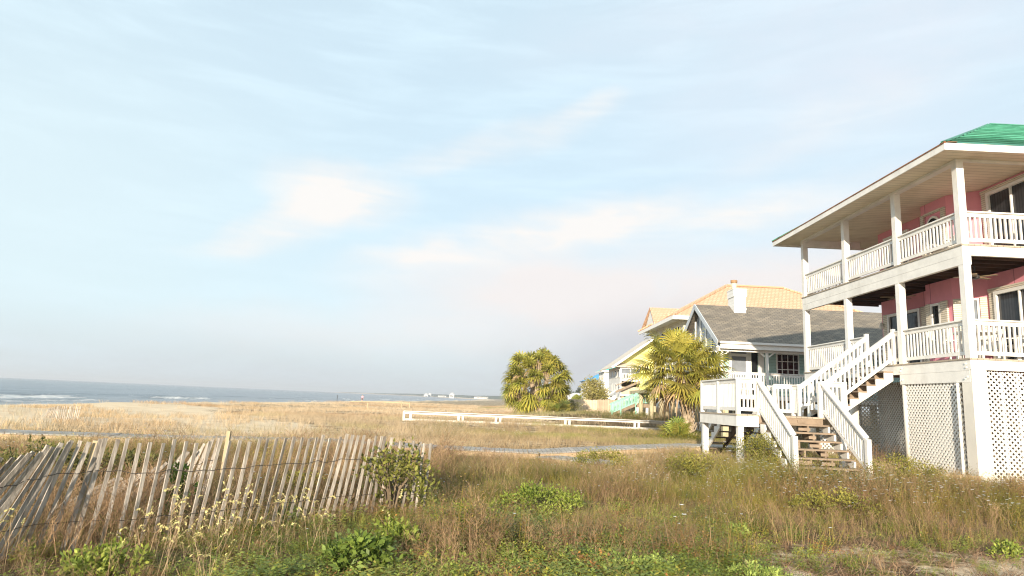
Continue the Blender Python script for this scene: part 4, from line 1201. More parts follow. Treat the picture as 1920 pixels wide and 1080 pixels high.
GREEN = np.array((.30, .34, .055)); YEL = np.array((.46, .385, .09)); DEAD = np.array((.50, .35, .20))
def palm_crown(root, hubs, seed, nf, R_, pet, elev=(-45, 85), dead=10, deaddir=(-80, -30), nleaf=24, green=GREEN, centre=None, tone=.25, sphere=False):
    rng = np.random.default_rng(seed)
    V, F, C = [], [], []
    V2, F2, C2 = [], [], []
    for hub in hubs:
        hub = np.array(hub, float)
        for i in range(nf):
            az = i*2.39996+rng.uniform(-.3, .3); t = (i+.5)/nf
            e = R(elev[0]+(elev[1]-elev[0])*t**1.35+rng.uniform(-8, 8))
            if sphere: e = math.asin(min(1, max(-1, math.sin(R(elev[0]))+(math.sin(R(elev[1]))-math.sin(R(elev[0])))*t)))
            d = np.array((math.cos(az)*math.cos(e), math.sin(az)*math.cos(e), math.sin(e)))
            if centre is not None:
                u_ = hub-centre; d = d*.75+u_/np.linalg.norm(u_)*1.0
            mixf = rng.random()*.8; col = green*(1-mixf)+YEL*mixf; col = col*rng.uniform(1-tone, 1+tone)
            fan_frond(V, F, C, rng, hub, d, pet*(rng.uniform(.55, 1.2) if sphere else rng.uniform(.75, 1.15)), R_*rng.uniform(.82, 1.1), col, nleaf, rng.uniform(.25, .75))
        for i in range(dead):
            az = rng.uniform(0, 6.28); e = R(rng.uniform(*deaddir))
            d = np.array((math.cos(az)*math.cos(e), math.sin(az)*math.cos(e), math.sin(e)))
            fan_frond(V2, F2, C2, rng, hub-np.array((0, 0, .15)), d, pet*rng.uniform(.6, .95), R_*rng.uniform(.6, .85), DEAD*rng.uniform(.6, 1.2), 13, rng.uniform(.8, 1.6), True)
    mesh_arrays('crown', np.array(V), np.array(F), np.array(C), M['palmleaf'], root)
    if V2: mesh_arrays('dead_fronds', np.array(V2), np.array(F2), np.array(C2), M['palmleaf'], root)

def palm_trunk(root, p0, p1, r, seed, boots=True):
    rng = np.random.default_rng(seed)
    p0 = np.array(p0, float); p1 = np.array(p1, float); k = 10
    pts = [p0+(p1-p0)*i/k+np.array((rng.uniform(-.02, .02), rng.uniform(-.02, .02), 0)) for i in range(k+1)]
    mb = MB(); mb.tube(pts, [r*(1.12 if i == 0 else .82+.10*math.sin(i*2.2)) for i in range(k+1)], 12)
    if boots:
        L = np.linalg.norm(p1-p0); nb = int(L*26)
        for i in range(nb):
            t = (i+.5)/nb; c = p0+(p1-p0)*t; a = i*2.4; d = np.array((math.cos(a), math.sin(a), 0)); sd_ = np.array((-d[1], d[0], 0))
            lean_ = sd_*rng.choice([-1, 1])*.12
            mb.beam(c+d*r*.70, c+d*(r*1.28)+lean_+np.array((0, 0, .30+rng.uniform(-.05, .1))), .10, .035, d)
    return mb.build('trunk', M['bark'], root)

# the palm beside the cottage
g0 = float(H(9.25, 33.4))
p2_ = thing('palm_tree', (9.55, 33.4, g0), 'tall cabbage palm with a shaggy yellow green crown in front of the grey roofed cottage', 'palm tree')
palm_trunk(p2_, (9.60, 33.4, g0-.1), (9.12, 33.4, 3.0), .27, 3)
palm_crown(p2_, [(9.05, 33.4, 3.60), (9.0, 33.45, 3.95)], 5, 58, 1.02, 1.72, (-46, 88), 7, (-70, -15), 20, np.array((.30, .31, .06)), tone=.38, sphere=True)
# the round clump of palms
ccx, ccy = 3.15, 60.0; g1 = float(H(ccx, ccy))
pc_ = thing('palm_clump', (ccx, ccy, g1), 'big round clump of cabbage palms with fronds to the ground beyond the white fence', 'palm clump')
hubs = []
rng = np.random.default_rng(12)
cen3 = np.array((ccx, ccy, g1+2.75))
for k in range(34):
    zt = 1-(k+.5)/34*1.78; a = k*2.39996; rr_ = math.sqrt(1-zt*zt)
    hubs.append((ccx+2.3*rr_*math.cos(a)*rng.uniform(.9, 1.05), ccy+1.9*rr_*math.sin(a), g1+2.75+2.25*zt*rng.uniform(.92, 1.06)))
    if k % 4 == 2:
        palm_trunk(pc_, (ccx+1.0*rr_*math.cos(a), ccy+.8*rr_*math.sin(a), g1-.15), hubs[-1], .19, k, True)
palm_crown(pc_, hubs, 8, 11, 1.02, .35, (-50, 80), 1, (-60, 10), 12, np.array((.255, .295, .055)), centre=cen3, tone=.38)
# small palms
def small_palm(x, y, h, label, seed, n=14, R_=.6, pet=.55, green=GREEN, name='palmetto', elev=(5, 85)):
    g = float(H(x, y)); t = thing(name, (x, y, g), label, 'palm')
    MB().tube([(x, y, g-.1), (x, y, g+h*.6), (x, y, g+h)], [.10, .09, .06], 8).build('trunk', M['bark'], t)
    palm_crown(t, [(x, y, g+h)], seed, n, R_, pet, elev, 2, (-30, 10), 18, green)
sp_ = at(1272, 830, 31.0); small_palm(sp_[0], 31.0, .22, 'small young green palmetto growing at the foot of the tall palm', 21, 22, .72, .62, np.array((.17, .24, .04)))
sp_ = at(1058, 770, 58.0); small_palm(sp_[0], 58.0, .25, 'low dark green palmetto on the right flank of the palm clump', 22, 20, .75, .5, np.array((.055, .10, .035)))
sp_ = at(1036, 770, 57.0); small_palm(sp_[0], 56.0, .20, 'mid green palmetto in front of the right side of the palm clump', 23, 16, .7, .5, np.array((.10, .17, .035)))

# ------------------------------------------------------------------ leafy shrubs and bushes
def shrub(name, x, y, rx, ry, h, nleaf, size, cols, label, cat, seed, lumps=9, base=None, core=.35, stems=9, mt=None):
    rng = np.random.default_rng(seed)
    g = float(H(x, y)) if base is None else base
    t = thing(name, (x, y, g), label, cat)
    # clumps of leaves on branch ends
    cen = []
    mb = MB()
    for i in range(lumps):
        a = rng.uniform(0, 6.28); rr = math.sqrt(rng.random()); zz = rng.uniform(.25, 1.0)
        k = math.sqrt(max(.05, 1-(max(zz-.35, 0)/.72)**2))
        c = np.array((x+rx*rr*k*math.cos(a)*.85, y+ry*rr*k*math.sin(a)*.85, g+h*zz*.88)); cen.append((c, rng.uniform(.22, .42)*min(rx, h)))
        mid = np.array((x+(c[0]-x)*.35, y+(c[1]-y)*.35, g+(c[2]-g)*.55)); q = max(.006, .02*h)
        if i < stems*2: mb.tube([(x+(c[0]-x)*.12, y+(c[1]-y)*.12, g-.05), mid, c], [q, q*.7, q*.3], 5)
    mb.build('stems', M['stem'], t)
    w = np.array([r**2 for _, r in cen]); w /= w.sum()
    idx = rng.choice(len(cen), nleaf, p=w)
    cc = np.array([c for c, _ in cen])[idx]; rr = np.array([r for _, r in cen])[idx]
    u = rng.normal(size=(nleaf, 3)); u /= np.linalg.norm(u, axis=1)[:, None]
    P = cc+u*(rr*rng.uniform(.25, 1.12, nleaf))[:, None]*np.array((1, 1, .85))
    P[:, 2] = np.maximum(P[:, 2], g+.02)
    ax = u*.5+rng.normal(size=(nleaf, 3))*.6+np.array((0, 0, .35)); ax /= np.linalg.norm(ax, axis=1)[:, None]
    tt = np.cross(ax, rng.normal(size=(nleaf, 3))); tt /= np.linalg.norm(tt, axis=1)[:, None]
    s = size*rng.uniform(.6, 1.3, nleaf)[:, None]
    V = np.stack([P, P+ax*s*.5+tt*s*.24, P+ax*s, P+ax*s*.5-tt*s*.24], 1).reshape(-1, 3)
    k = np.arange(nleaf)[:, None]*4; F = np.concatenate([k+[0, 1, 2], k+[0, 2, 3]], 0)
    ca = np.array(cols); tone = rng.random(len(cen))[idx]
    C = ca[0]+(ca[1]-ca[0])*np.clip(tone*.7+rng.random(nleaf)*.4, 0, 1)[:, None]
    C = C*rng.uniform(.75, 1.25, nleaf)[:, None]
    mesh_arrays('foliage', V, F, np.repeat(C, 4, 0), mt or M['leaf'], t)
    return t
OL = [(.13, .16, .03), (.30, .28, .05)]
GR = [(.07, .085, .025), (.23, .215, .065)]
shrub('leafy_shrub', -1.47, 9.55, .66, .5, .98, 1500, .072, [(.09, .105, .022), (.27, .26, .06)], 'leafy green shrub growing through the right end of the foreground sand fence', 'shrub', 31, 30)
shrub('leafy_shrub', -6.9, 10.6, .95, .6, .62, 2600, .07, GR, 'taller dark green shrub behind the bend of the foreground sand fence', 'shrub', 32, 22)
shrub('leafy_shrub', -8.4, 10.2, .9, .6, .45, 1700, .08, GR, 'low green shrub at the left edge of the picture behind the fence', 'shrub', 33, 18)
shrub('leafy_shrub', -5.6, 11.0, .7, .5, .45, 1300, .08, GR, 'small green shrub between the two leaning fence runs', 'shrub', 34, 14)
shrub('leafy_shrub', -3.75, 8.0, .25, .3, .75, 500, .07, [(.05, .09, .02), (.12, .17, .03)], 'narrow dark shrub squeezed between the two picket fences', 'shrub', 35, 10)
shrub('rounded_bush', 10.9, 78, 2.0, 2.0, 3.9, 5200, .22, [(.24, .22, .06), (.40, .34, .12)], 'big rounded olive bush behind the board fence', 'bush', 36, 46, stems=20)
shrub('rounded_bush', 9.1, 80, .9, .9, 1.9, 1100, .2, [(.20, .24, .05), (.36, .36, .08)], 'smaller yellow green bush left of the big olive bush', 'bush', 37, 16)
shrub('rounded_bush', 6.6, 64, 1.3, .9, 1.1, 1200, .14, GR, 'dark low bush tucked against the right of the palm clump', 'bush', 38, 14)
# single plants that stand out in the foreground
LG = [(.10, .15, .02), (.34, .38, .075)]; DG = [(.055, .10, .018), (.20, .26, .05)]; OV = [(.10, .11, .02), (.34, .30, .065)]; SU = [(.13, .19, .045), (.36, .43, .11)]
def ground_at(px, py, z=.1):
    d_ = ray(px, py); k_ = (z-EYE[2])/d_[2]; return EYE+d_*k_
for i, (px, py, rx, ry, hh, nl, sz, cols, lab) in enumerate((
        (1010, 955, .85, .5, .42, 2600, .045, LG, 'wide light green leafy mound in the middle of the foreground'),
        (880, 985, .55, .4, .34, 1500, .05, LG, 'light green leafy plant left of the wide green mound'),
        (1430, 895, 1.05, .7, .80, 4600, .045, OV, 'tall olive flowering bush left of the foot of the stairs'),
        (1300, 905, .85, .55, .58, 2800, .045, OV, 'lower olive bush beneath the corner post of the stair landing'),
        (680, 1050, .42, .28, .30, 900, .075, DG, 'dark green broad leaved plant at the bottom edge below the sand fence'),
        (750, 1012, .32, .25, .28, 650, .07, LG, 'bright broad leaved plant behind the dark green one at the bottom edge'),
        (1200, 1062, .55, .33, .20, 1900, .040, SU, 'pale green succulent cushion at the bottom of the picture'),
        (1425, 1068, .40, .25, .15, 1100, .038, SU, 'flat pale succulent patch on the bare sand at the bottom edge'),
        (1378, 990, .20, .16, .17, 420, .045, SU, 'small upright succulent tuft beside the bare sand'),
        (1890, 1035, .22, .18, .20, 520, .045, LG, 'round bright green tuft at the right edge on the sand'),
        (1700, 925, 1.1, .55, .55, 3300, .042, OV, 'olive weed bush in front of the left lattice panel'),
        (1560, 965, .8, .45, .40, 2100, .042, OV, 'olive weed clump standing alone between the stair foot and the bare sand'),
        (200, 1065, .42, .3, .26, 1100, .055, LG, 'leafy green patch at the bottom left corner below the fence'),
        (560, 930, .7, .4, .42, 1700, .045, OV, 'olive weed clump at the base of the sand fence right half'),
        (1130, 880, 1.0, .6, .55, 2600, .045, OV, 'olive weed mound in front of the buried boardwalk spur'))):
    p = ground_at(px, py); shrub('weed_clump', p[0], p[1], rx, ry, hh, nl, sz, cols, lab, 'plant', 200+i, 26, stems=5)
for i, (px, Y, hh, lab) in enumerate(((1066, 380, 7.5, 'dark distant tree just right of the palm clump'), (1078, 400, 6.5, 'low dark distant tree between two taller trees'), (1089, 360, 9, 'taller pale grey distant pine left of the blue roof'), (1052, 420, 8, 'dark distant tree partly behind the palm clump'))):
    p = at(px, 742, Y); shrub('distant_tree', p[0], Y, 4.5, 3, hh, 1500, .9, [(.05, .065, .04), (.10, .115, .07)], lab, 'tree', 50+i, 20, base=float(H(p[0], Y)), stems=10)
# sea air between here and the far shore
hz = MB(); hz.box(-9500, -2600, -12, 9500, 9500, 40)
hm = bpy.data.materials.new('sea_haze'); hm.use_nodes = True; hm.node_tree.nodes.clear()
hn_ = NT(hm.node_tree); pv = hn_.n('ShaderNodeVolumePrincipled'); ho = hn_.n('ShaderNodeOutputMaterial'); hn_.link(pv.outputs[0], ho.inputs['Volume'])
pv.inputs['Color'].default_value = (.93, .95, 1, 1); pv.inputs['Density'].default_value = .00034; pv.inputs['Anisotropy'].default_value = .2
ho_ = hz.build('haze', hm); tag(ho_, kind='stuff')
SC.cycles.volume_bounces = 0
# scrub woodland along the far shore
rng = np.random.default_rng(77)
n_ = 5200
yy = rng.uniform(1300, 3250, n_); xx = shore_x(yy)+60+np.abs(rng.normal(size=n_))*260
hh = rng.uniform(2.5, 7.5, n_)*(.25+.75*sm((xx+640)/420))
P = np.stack([xx, yy, H(xx, yy)], -1)
V = []; 
a = rng.uniform(0, 6.28, n_); sx_ = np.stack([np.cos(a), np.sin(a), 0*a], -1)*(hh*1.3)[:, None]; sy_ = np.stack([-np.sin(a), np.cos(a), 0*a], -1)*(hh*1.3)[:, None]; up3 = np.stack([0*a, 0*a, hh], -1)
V = np.stack([P-sx_-sy_, P+sx_-sy_, P+sx_+sy_, P-sx_+sy_, P-sx_*.5-sy_*.5+up3*.9, P+sx_*.5-sy_*.5+up3, P+sx_*.5+sy_*.5+up3*.8, P-sx_*.5+sy_*.5+up3], 1).reshape(-1, 3)
k = np.arange(n_)[:, None]*8
F = np.concatenate([k+np.array(f) for f in ([0, 1, 5, 4], [1, 2, 6, 5], [2, 3, 7, 6], [3, 0, 4, 7], [4, 5, 6, 7])], 0)
C = np.repeat(np.array((.07, .085, .055))*rng.uniform(.7, 1.4, n_)[:, None], 8, 0)
tag(mesh_arrays('far_woodland', V, F, C, M['leaf']), 'low dark scrub woodland along the hazy far shore', 'woodland', kind='stuff')

# ------------------------------------------------------------------ ground vegetation
def t_blades(rng, nb, r, h, w, lean, bend, hvar=.35, both=False):
    """tuft of curved grass blades -> verts, tris, tone"""
    V, F, C = [], [], []
    for i in range(nb):
        a = rng.uniform(0, 6.28); b = math.sqrt(rng.random())*r; base = np.array((b*math.cos(a), b*math.sin(a), -.02))
        az = a+rng.normal()*.9; L = lean*rng.uniform(.1, 1.0); hh = h*(1-hvar*rng.random())
        out = np.array((math.cos(az), math.sin(az), 0))
        f = rng.uniform(0, 6.28); s = np.array((math.cos(f), math.sin(f), 0))*w*rng.uniform(.7, 1.3)/2
        m_ = base+out*L*hh*.35+np.array((0, 0, hh*.55)); tip = base+out*(L*hh+bend*hh*rng.random())+np.array((0, 0, hh*(1-.25*bend*rng.random())))
        k = len(V); V += [base-s, base+s, m_-s*.8, m_+s*.8, tip]; F += [(k, k+1, k+3), (k, k+3, k+2), (k+2, k+3, k+4)]
        t = rng.uniform(.75, 1.25); C += [t]*5
    return np.array(V), np.array(F), np.repeat(np.array(C)[:, None], 3, 1)

def t_twigs(rng, ns, r, h, w, br=6, head=None):
    """dry branching forb: thin stems with fine side twigs, optional pale seed heads"""
    V, F, C = [], [], []
    def stick(p, q, w0, w1, c):
        f = rng.uniform(0, 6.28); s = np.array((math.cos(f), math.sin(f), .2)); k = len(V)
        V.extend([p-s*w0/2, p+s*w0/2, q+s*w1/2, q-s*w1/2]); F.extend([(k, k+1, k+2), (k, k+2, k+3)]); C.extend([c]*4)
    for i in range(ns):
        a = rng.uniform(0, 6.28); b = math.sqrt(rng.random())*r; p = np.array((b*math.cos(a), b*math.sin(a), -.02))
        hh = h*rng.uniform(.6, 1.1); ln = np.array((rng.normal()*.18, rng.normal()*.18, 1)); q = p+ln*hh*.55; e = q+np.array((ln[0]+rng.normal()*.15, ln[1]+rng.normal()*.15, .9))*hh*.45
        c = np.ones(3)*rng.uniform(.7, 1.25)
        stick(p, q, w, w*.7, c); stick(q, e, w*.7, w*.35, c)
        for j in range(br):
            t = rng.uniform(.35, 1.0); o = p+(q-p)*min(1, t/.55) if t < .55 else q+(e-q)*(t-.55)/.45
            az = rng.uniform(0, 6.28); L = hh*rng.uniform(.10, .26); d = np.array((math.cos(az)*.75, math.sin(az)*.75, rng.uniform(.4, .9)))
            e2 = o+d*L; stick(o, e2, w*.5, w*.3, c*rng.uniform(.85, 1.15))
            if rng.random() < .8:
                d2 = d+rng.normal(size=3)*.5; stick(e2-d*L*.4, e2-d*L*.4+d2*L*.5, w*.4, w*.5, c*rng.uniform(.9, 1.3))
        if head is not None:
            # arching plume of tiny florets
            az = rng.uniform(-.9, .9); d = np.array((math.cos(az), math.sin(az), 0)); L = rng.uniform(.05, .10)
            for j in range(14):
                t = j/13; o = e+d*L*t*1.2+np.array((0, 0, L*(1.1*t-1.5*t*t)))
                u = rng.normal(size=3)*.0065; v = rng.normal(size=3)*.0065; k = len(V)
                V.extend([o-u, o+v, o+u, o-v]); F.extend([(k, k+1, k+2), (k, k+2, k+3)]); C.extend([np.array(head)*rng.uniform(.8, 1.2)]*4)
    return np.array(V), np.array(F), np.array(C)

def t_leafy(rng, ns, r, h, size, per=9, flower=None, droop=.3, nfl=1):
    """low leafy herb: short stems carrying spoon shaped folded leaves, optional small flowers"""
    V, F, C = [], [], []
    for i in range(ns):
        a = rng.uniform(0, 6.28); b = math.sqrt(rng.random())*r; p = np.array((b*math.cos(a), b*math.sin(a), 0))
        hh = h*rng.uniform(.45, 1.1)*(1-.45*(b/r)**2); d = np.array((math.cos(a)*.45*b/r+rng.normal()*.15, math.sin(a)*.45*b/r+rng.normal()*.15, 1)); e = p+d*hh
        tone = rng.uniform(.75, 1.2); yl = rng.random()
        f = rng.uniform(0, 6.28); s = np.array((math.cos(f), math.sin(f), 0))*.003; k = len(V)
        V += [p-s, p+s, e]; F += [(k, k+1, k+2)]; C += [np.array((.9, .75, .8))]*3
        for j in range(per):
            t = 1-.75*(j/per)**1.3; o = p+(e-p)*t; az = j*2.4+rng.normal()*.4+i
            up_ = .75*t+rng.uniform(-.35, .2)-(1-t)*.3
            ld = np.array((math.cos(az), math.sin(az), up_)); ld /= np.linalg.norm(ld); sd_ = np.array((-math.sin(az), math.cos(az), 0)); L = size*rng.uniform(.6, 1.25)*(1.1-.4*t); n_ = np.cross(ld, sd_)
            a0 = o+ld*.01; m1 = o+ld*L*.5+n_*(-.04*L); tip = o+ld*L+np.array((0, 0, -droop*L*.5)); k = len(V)
            V += [a0, m1+sd_*L*.20-n_*L*.06, tip, m1-sd_*L*.20-n_*L*.06, m1+n_*0]
            F += [(k, k+1, k+4), (k+1, k+2, k+4), (k+2, k+3, k+4), (k+3, k, k+4)]
            c = np.ones(3)*tone*rng.uniform(.8, 1.2)*np.array((1+.5*(yl > .8), 1+.15*(yl > .8), 1)); C += [c]*5
        if flower is not None and rng.random() < nfl:
            o = e+np.array((0, 0, .03))
            for j in range(5):
                az = j*1.257+i; u = np.array((math.cos(az), math.sin(az), .25))*.015; v = np.array((-math.sin(az), math.cos(az), 0))*.008; k = len(V)
                V += [o, o+u*.7+v, o+u*1.15, o+u*.7-v]; F += [(k, k+1, k+2), (k, k+2, k+3)]; C += [np.array(flower)]*4
    return np.array(V), np.array(F), np.array(C)

def scatter(rng, r0, r1, dens, mask, az=(-47, 50), fall=None):
    """random points in a wedge of ground in front of the viewpoint; mask gives keep probability"""
    A = .5*(r1*r1-r0*r0)*R(az[1]-az[0]); n = int(A*dens)
    r = np.sqrt(rng.uniform(r0*r0, r1*r1, n)); t = np.radians(rng.uniform(az[0], az[1], n))
    x, y = r*np.sin(t), r*np.cos(t)
    p = mask(x, y)
    if fall is not None: p = p*fall(r)
    k = rng.random(n) < p
    return x[k], y[k]

def bake(name, label, cat, temps, x, y, scale, cols, rng, mt, tilt=.12, zs=None, sink=0.0):
    """copies of the tuft shapes at the given points, joined to one ground cover mesh"""
    n = len(x); idx = rng.integers(0, len(temps), n); Vs, Fs, Cs = [], [], []; off = 0
    z = H(x, y)-sink
    a = rng.uniform(0, 6.28, n); tx = rng.normal(size=n)*tilt; ty = rng.normal(size=n)*tilt
    for k, (TV, TF, TC) in enumerate(temps):
        m_ = np.where(idx == k)[0]
        if not len(m_): continue
        ca, sa = np.cos(a[m_])[:, None], np.sin(a[m_])[:, None]; s = scale[m_][:, None]
        X = (TV[None, :, 0]*ca-TV[None, :, 1]*sa)*s; Y = (TV[None, :, 0]*sa+TV[None, :, 1]*ca)*s; Z = TV[None, :, 2]*s*(1 if zs is None else zs[m_][:, None])
        X = X+Z*tx[m_][:, None]+x[m_][:, None]; Y = Y+Z*ty[m_][:, None]+y[m_][:, None]; Z = Z+z[m_][:, None]
        Vs.append(np.stack([X, Y, Z], -1).reshape(-1, 3)); nv = len(TV)
        Fs.append((TF[None]+np.arange(len(m_))[:, None, None]*nv+off).reshape(-1, 3)); off += nv*len(m_)
        Cs.append((TC[None]*cols[m_][:, None, :]).reshape(-1, 3))
    o = mesh_arrays(name, np.concatenate(Vs), np.concatenate(Fs), np.clip(np.concatenate(Cs), 0, .9), mt)
    return tag(o, label, cat, kind='stuff')

def lerp(a, b, t): return np.array(a)[None]*(1-t[:, None])+np.array(b)[None]*t[:, None]

def clear(x, y):
    """1 where plants may grow: not on the walks, the landing, stairs or houses"""
    k = np.ones_like(x)
    wy_ = np.interp(x, [-30, -14.4, -10.4, -5.7, -1.9, 1.1, 4.5, 6.4, 9.0], [18.2, 19.6, 20.7, 21.4, 20.7, 21.3, 22.3, 22.6, 22.75])
    k[(np.abs(y-wy_) < .78) & (x < 9)] = 0
    k[(x > 6.3) & (x < 8.55) & (y > 14.0) & (y < 17.2)] = 0
    k[(x > PX-.02) & (y > PY[0]-.05) & (y < 24.5)] = 0
    k[(x > 6.2) & (x < 8.9) & (y > 17) & (y < 22.2)] *= .15
    k[(x > 12.3) & (y > 35) & (y < 44)] = 0
    k[(x > 13) & (y > 46)] = 0
    t_ = (x-1.5)/1.9; k[(np.abs(y-(20.4-t_*2.1)) < .5) & (t_ > -.1) & (t_ < 1.1)] *= .25
    return k
def landward(x, y):
    d = x-shore_x(y)
    return .06*(d > 24)+.94*sm((d-24-15*sm((58-y)/22)-8*(vn(x, y, 7, 91)-.5))/6)
def sandy(x, y): return np.clip(sm((x-1.9)/1.4)*sm((9.9-y)/1.6), 0, 1)           # bare corner, lower right
def lush(x, y):                                                                 # green patches in the foreground
    e = np.exp(-(((x-.1)/2.9)**2+((y-7.6)/2.4)**4)); e2 = np.exp(-(((x-1.6)/1.5)**2+((y-6.9)/1.0)**2)); e3 = np.exp(-(((x-.4)/2.2)**2+((y-9.4)/1.3)**2))
    return np.clip((e*.9+e2+e3*.9)*np.clip((vn(x, y, .95, 21)*.65+vn(x, y, .4, 22)*.35-.22)*3.4, 0, 1.2), 0, 1)
def bushy(x, y):                                                                # flowering thicket round the stairs and along the house
    e = np.exp(-(((x-4.6)/2.0)**2+((y-13.4)/2.2)**2)); e2 = np.exp(-(((x-8.2)/2.6)**2+((y-11.6)/1.5)**2)); e3 = np.exp(-(((x-2.2)/2.6)**2+((y-12.8)/1.8)**2))
    return np.clip(e*1.2+e2+e3*.55+.62*sm((y-6.8)/1.5)*(1-sandy(x, y))*np.clip((.6*vn(x, y, 1.9, 24)+.4*vn(x, y, .7, 25)-.30)*4, 0, 1), 0, 1)
def hum(x, y):                                                                  # plants stand in uneven clumps
    return np.clip(.12+1.85*(.6*vn(x, y, .9, 28)+.4*vn(x, y, 2.6, 29)), .35, 1.75)
def low(x, y):                                                                  # plants nearest the path are trodden lower
    return .42+.58*sm((np.hypot(x, y)-5.5)/4.0)

rng = np.random.default_rng(2024)
T_dry = [t_blades(rng, 12, .13, .36, .0048, .40, .30, .5) for _ in range(7)]
T_fine = [t_blades(rng, 16, .10, .24, .0045, .5, .5) for _ in range(5)]
T_twig = [t_twigs(rng, 5, .15, .44, .0056, 11) for _ in range(9)]
T_head = [t_twigs(rng, 4, .10, .66, .0062, 5, (1.65, 2.0, 1.5)) for _ in range(5)]
T_leaf = [t_leafy(rng, 11, .15, .17, .064, 10) for _ in range(7)]
T_bush = [t_leafy(rng, 10, .13, .36, .036, 13, (6, 6, 26), .2, .13) for _ in range(6)]
T_brush = [t_leafy(rng, 10, .13, .36, .036, 13) for _ in range(6)]
T_mid = [t_blades(rng, 20, .26, .42, .0085, .5, .4, .5) for _ in range(7)]
T_far = [t_blades(rng, 24, .65, .46, .019, .55, .4, .55) for _ in range(6)]

DRY_A, DRY_B = (.28, .185, .088), (.54, .375, .195)
TW_A, TW_B = (.19, .118, .066), (.45, .30, .175)
GOLD_A, GOLD_B = (.40, .30, .19), (.60, .475, .325)
GRN_A, GRN_B = (.095, .14, .02), (.35, .39, .07)

fall = lambda r: np.clip(8.5/r, .35, 1)
def thin_left(x, y): return 1-.30*((x < -3.2) & (y < 6.6))  # fewer plants in front of the left end of the fence
# 1 dry blades close by
x, y = scatter(rng, 4.8, 17, 16, lambda x, y: clear(x, y)*thin_left(x, y)*(1-.95*sandy(x, y))*(1-.8*lush(x, y))*np.clip(1.5*vn(x, y, 1.3, 31)-.22, .04, 1)*(1-.55*bushy(x, y)), fall=fall)
t = np.clip(vn(x, y, 1.6, 32)*.7+rng.random(len(x))*.4, 0, 1); g_ = (vn(x, y, 2.2, 33) > .52)*rng.random(len(x))
c = lerp(DRY_A, DRY_B, t); c = c*(1-.6*g_[:, None])+np.array((.17, .20, .04))*.6*g_[:, None]
bake('dry_grass', 'dry brown grass blades covering the foreground', 'grass', T_dry, x, y, rng.uniform(.55, 1.25, len(x))*hum(x, y)*low(x, y), c, rng, M['grass'])
# 2 twiggy dead forbs
x, y = scatter(rng, 4.8, 17.5, 52, lambda x, y: clear(x, y)*thin_left(x, y)*(1-.93*sandy(x, y))*(1-.8*lush(x, y))*(1-.55*bushy(x, y))*np.clip(1.8*vn(x, y, 1.5, 41)+.0+.5*(x < -.5)*(y < 11), 0, 1), fall=fall)
c = lerp(TW_A, TW_B, rng.random(len(x)))
bake('dead_weeds', 'brown branching dead weed stalks through the foreground', 'weeds', T_twig, x, y, rng.uniform(.55, 1.25, len(x))*hum(x, y)*(.85+.2*(x < 0))*low(x, y), c, rng, M['grass'])
# 3 pale plumes in front of the sand fence
hd = lambda x, y: clear(x, y)*np.clip(np.exp(-(((x+2.75)/.75)**2+((y-6.9)/.6)**2))*1.0+.22*np.exp(-(((x+3.2)/.9)**2+((y-5.8)/.5)**2)), 0, 1)
x, y = scatter(rng, 4.8, 9, 15, hd)
bake('seed_head_weeds', 'tall dry stalks with pale yellow arching seed heads in front of the sand fence', 'weeds', T_head, x, y, rng.uniform(.65, 1.05, len(x)), lerp((.34, .24, .14), (.46, .34, .21), rng.random(len(x))), rng, M['grass'])
# 4 green leafy ground cover
def pl_mask(x, y):
    s = sandy(x, y)
    return clear(x, y)*np.clip(lush(x, y)*1.3+.10*(y < 12)*(1-s)+s*np.clip((vn(x, y, .7, 51)*.6+vn(x, y, .3, 54)*.4-.56)*7, 0, 1), 0, 1)
x, y = scatter(rng, 4.8, 15, 46, pl_mask, fall=fall)
t = np.clip(vn(x, y, .9, 53)*.8+rng.random(len(x))*.35, 0, 1); rd = (rng.random(len(x)) < .05)
c = lerp(GRN_A, GRN_B, t); c[rd] = np.array((.38, .19, .06))
bake('leafy_ground_cover', 'bright green leafy ground cover in the foreground', 'ground cover', T_leaf, x, y, rng.uniform(.65, 1.3, len(x))*(.5+.5*hum(x, y))*(1-.3*sandy(x, y)), c, rng, M['leaf'])
# larger leaved plants nearest the viewer
T_big = [t_leafy(rng, 9, .17, .24, .105, 9, None, .45) for _ in range(6)]
x, y = scatter(rng, 5.0, 10.5, 26, lambda x, y: clear(x, y)*(1-sandy(x, y))*np.clip((vn(x, y, .75, 55)*.7+vn(x, y, .3, 56)*.3-.50)*6, 0, 1)*np.exp(-(((x-.1)/2.5)**4))*(y < 9.2))
c = lerp((.095, .145, .022), (.35, .39, .085), np.clip(vn(x, y, .8, 57)*.7+rng.random(len(x))*.4, 0, 1)); rd = rng.random(len(x)) < .06; c[rd] = np.array((.42, .24, .06))
bake('broad_leaved_weeds', 'broad leaved bright green weeds in clumps at the bottom of the picture', 'weeds', T_big, x, y, rng.uniform(.6, 1.15, len(x)), c, rng, M['leaf'])
# 5 fine grass between
x, y = scatter(rng, 4.8, 15, 40, lambda x, y: clear(x, y)*np.clip(.15+.5*lush(x, y)+.35*vn(x, y, 1.5, 61)-.45*sandy(x, y), 0, 1), fall=fall)
c = lerp((.14, .18, .03), (.36, .32, .09), rng.random(len(x)))
bake('fine_grass', 'thin green and straw grass between the foreground plants', 'grass', T_fine, x, y, rng.uniform(.55, 1.2, len(x))*low(x, y)*(1-.5*sandy(x, y)), c, rng, M['grass'])
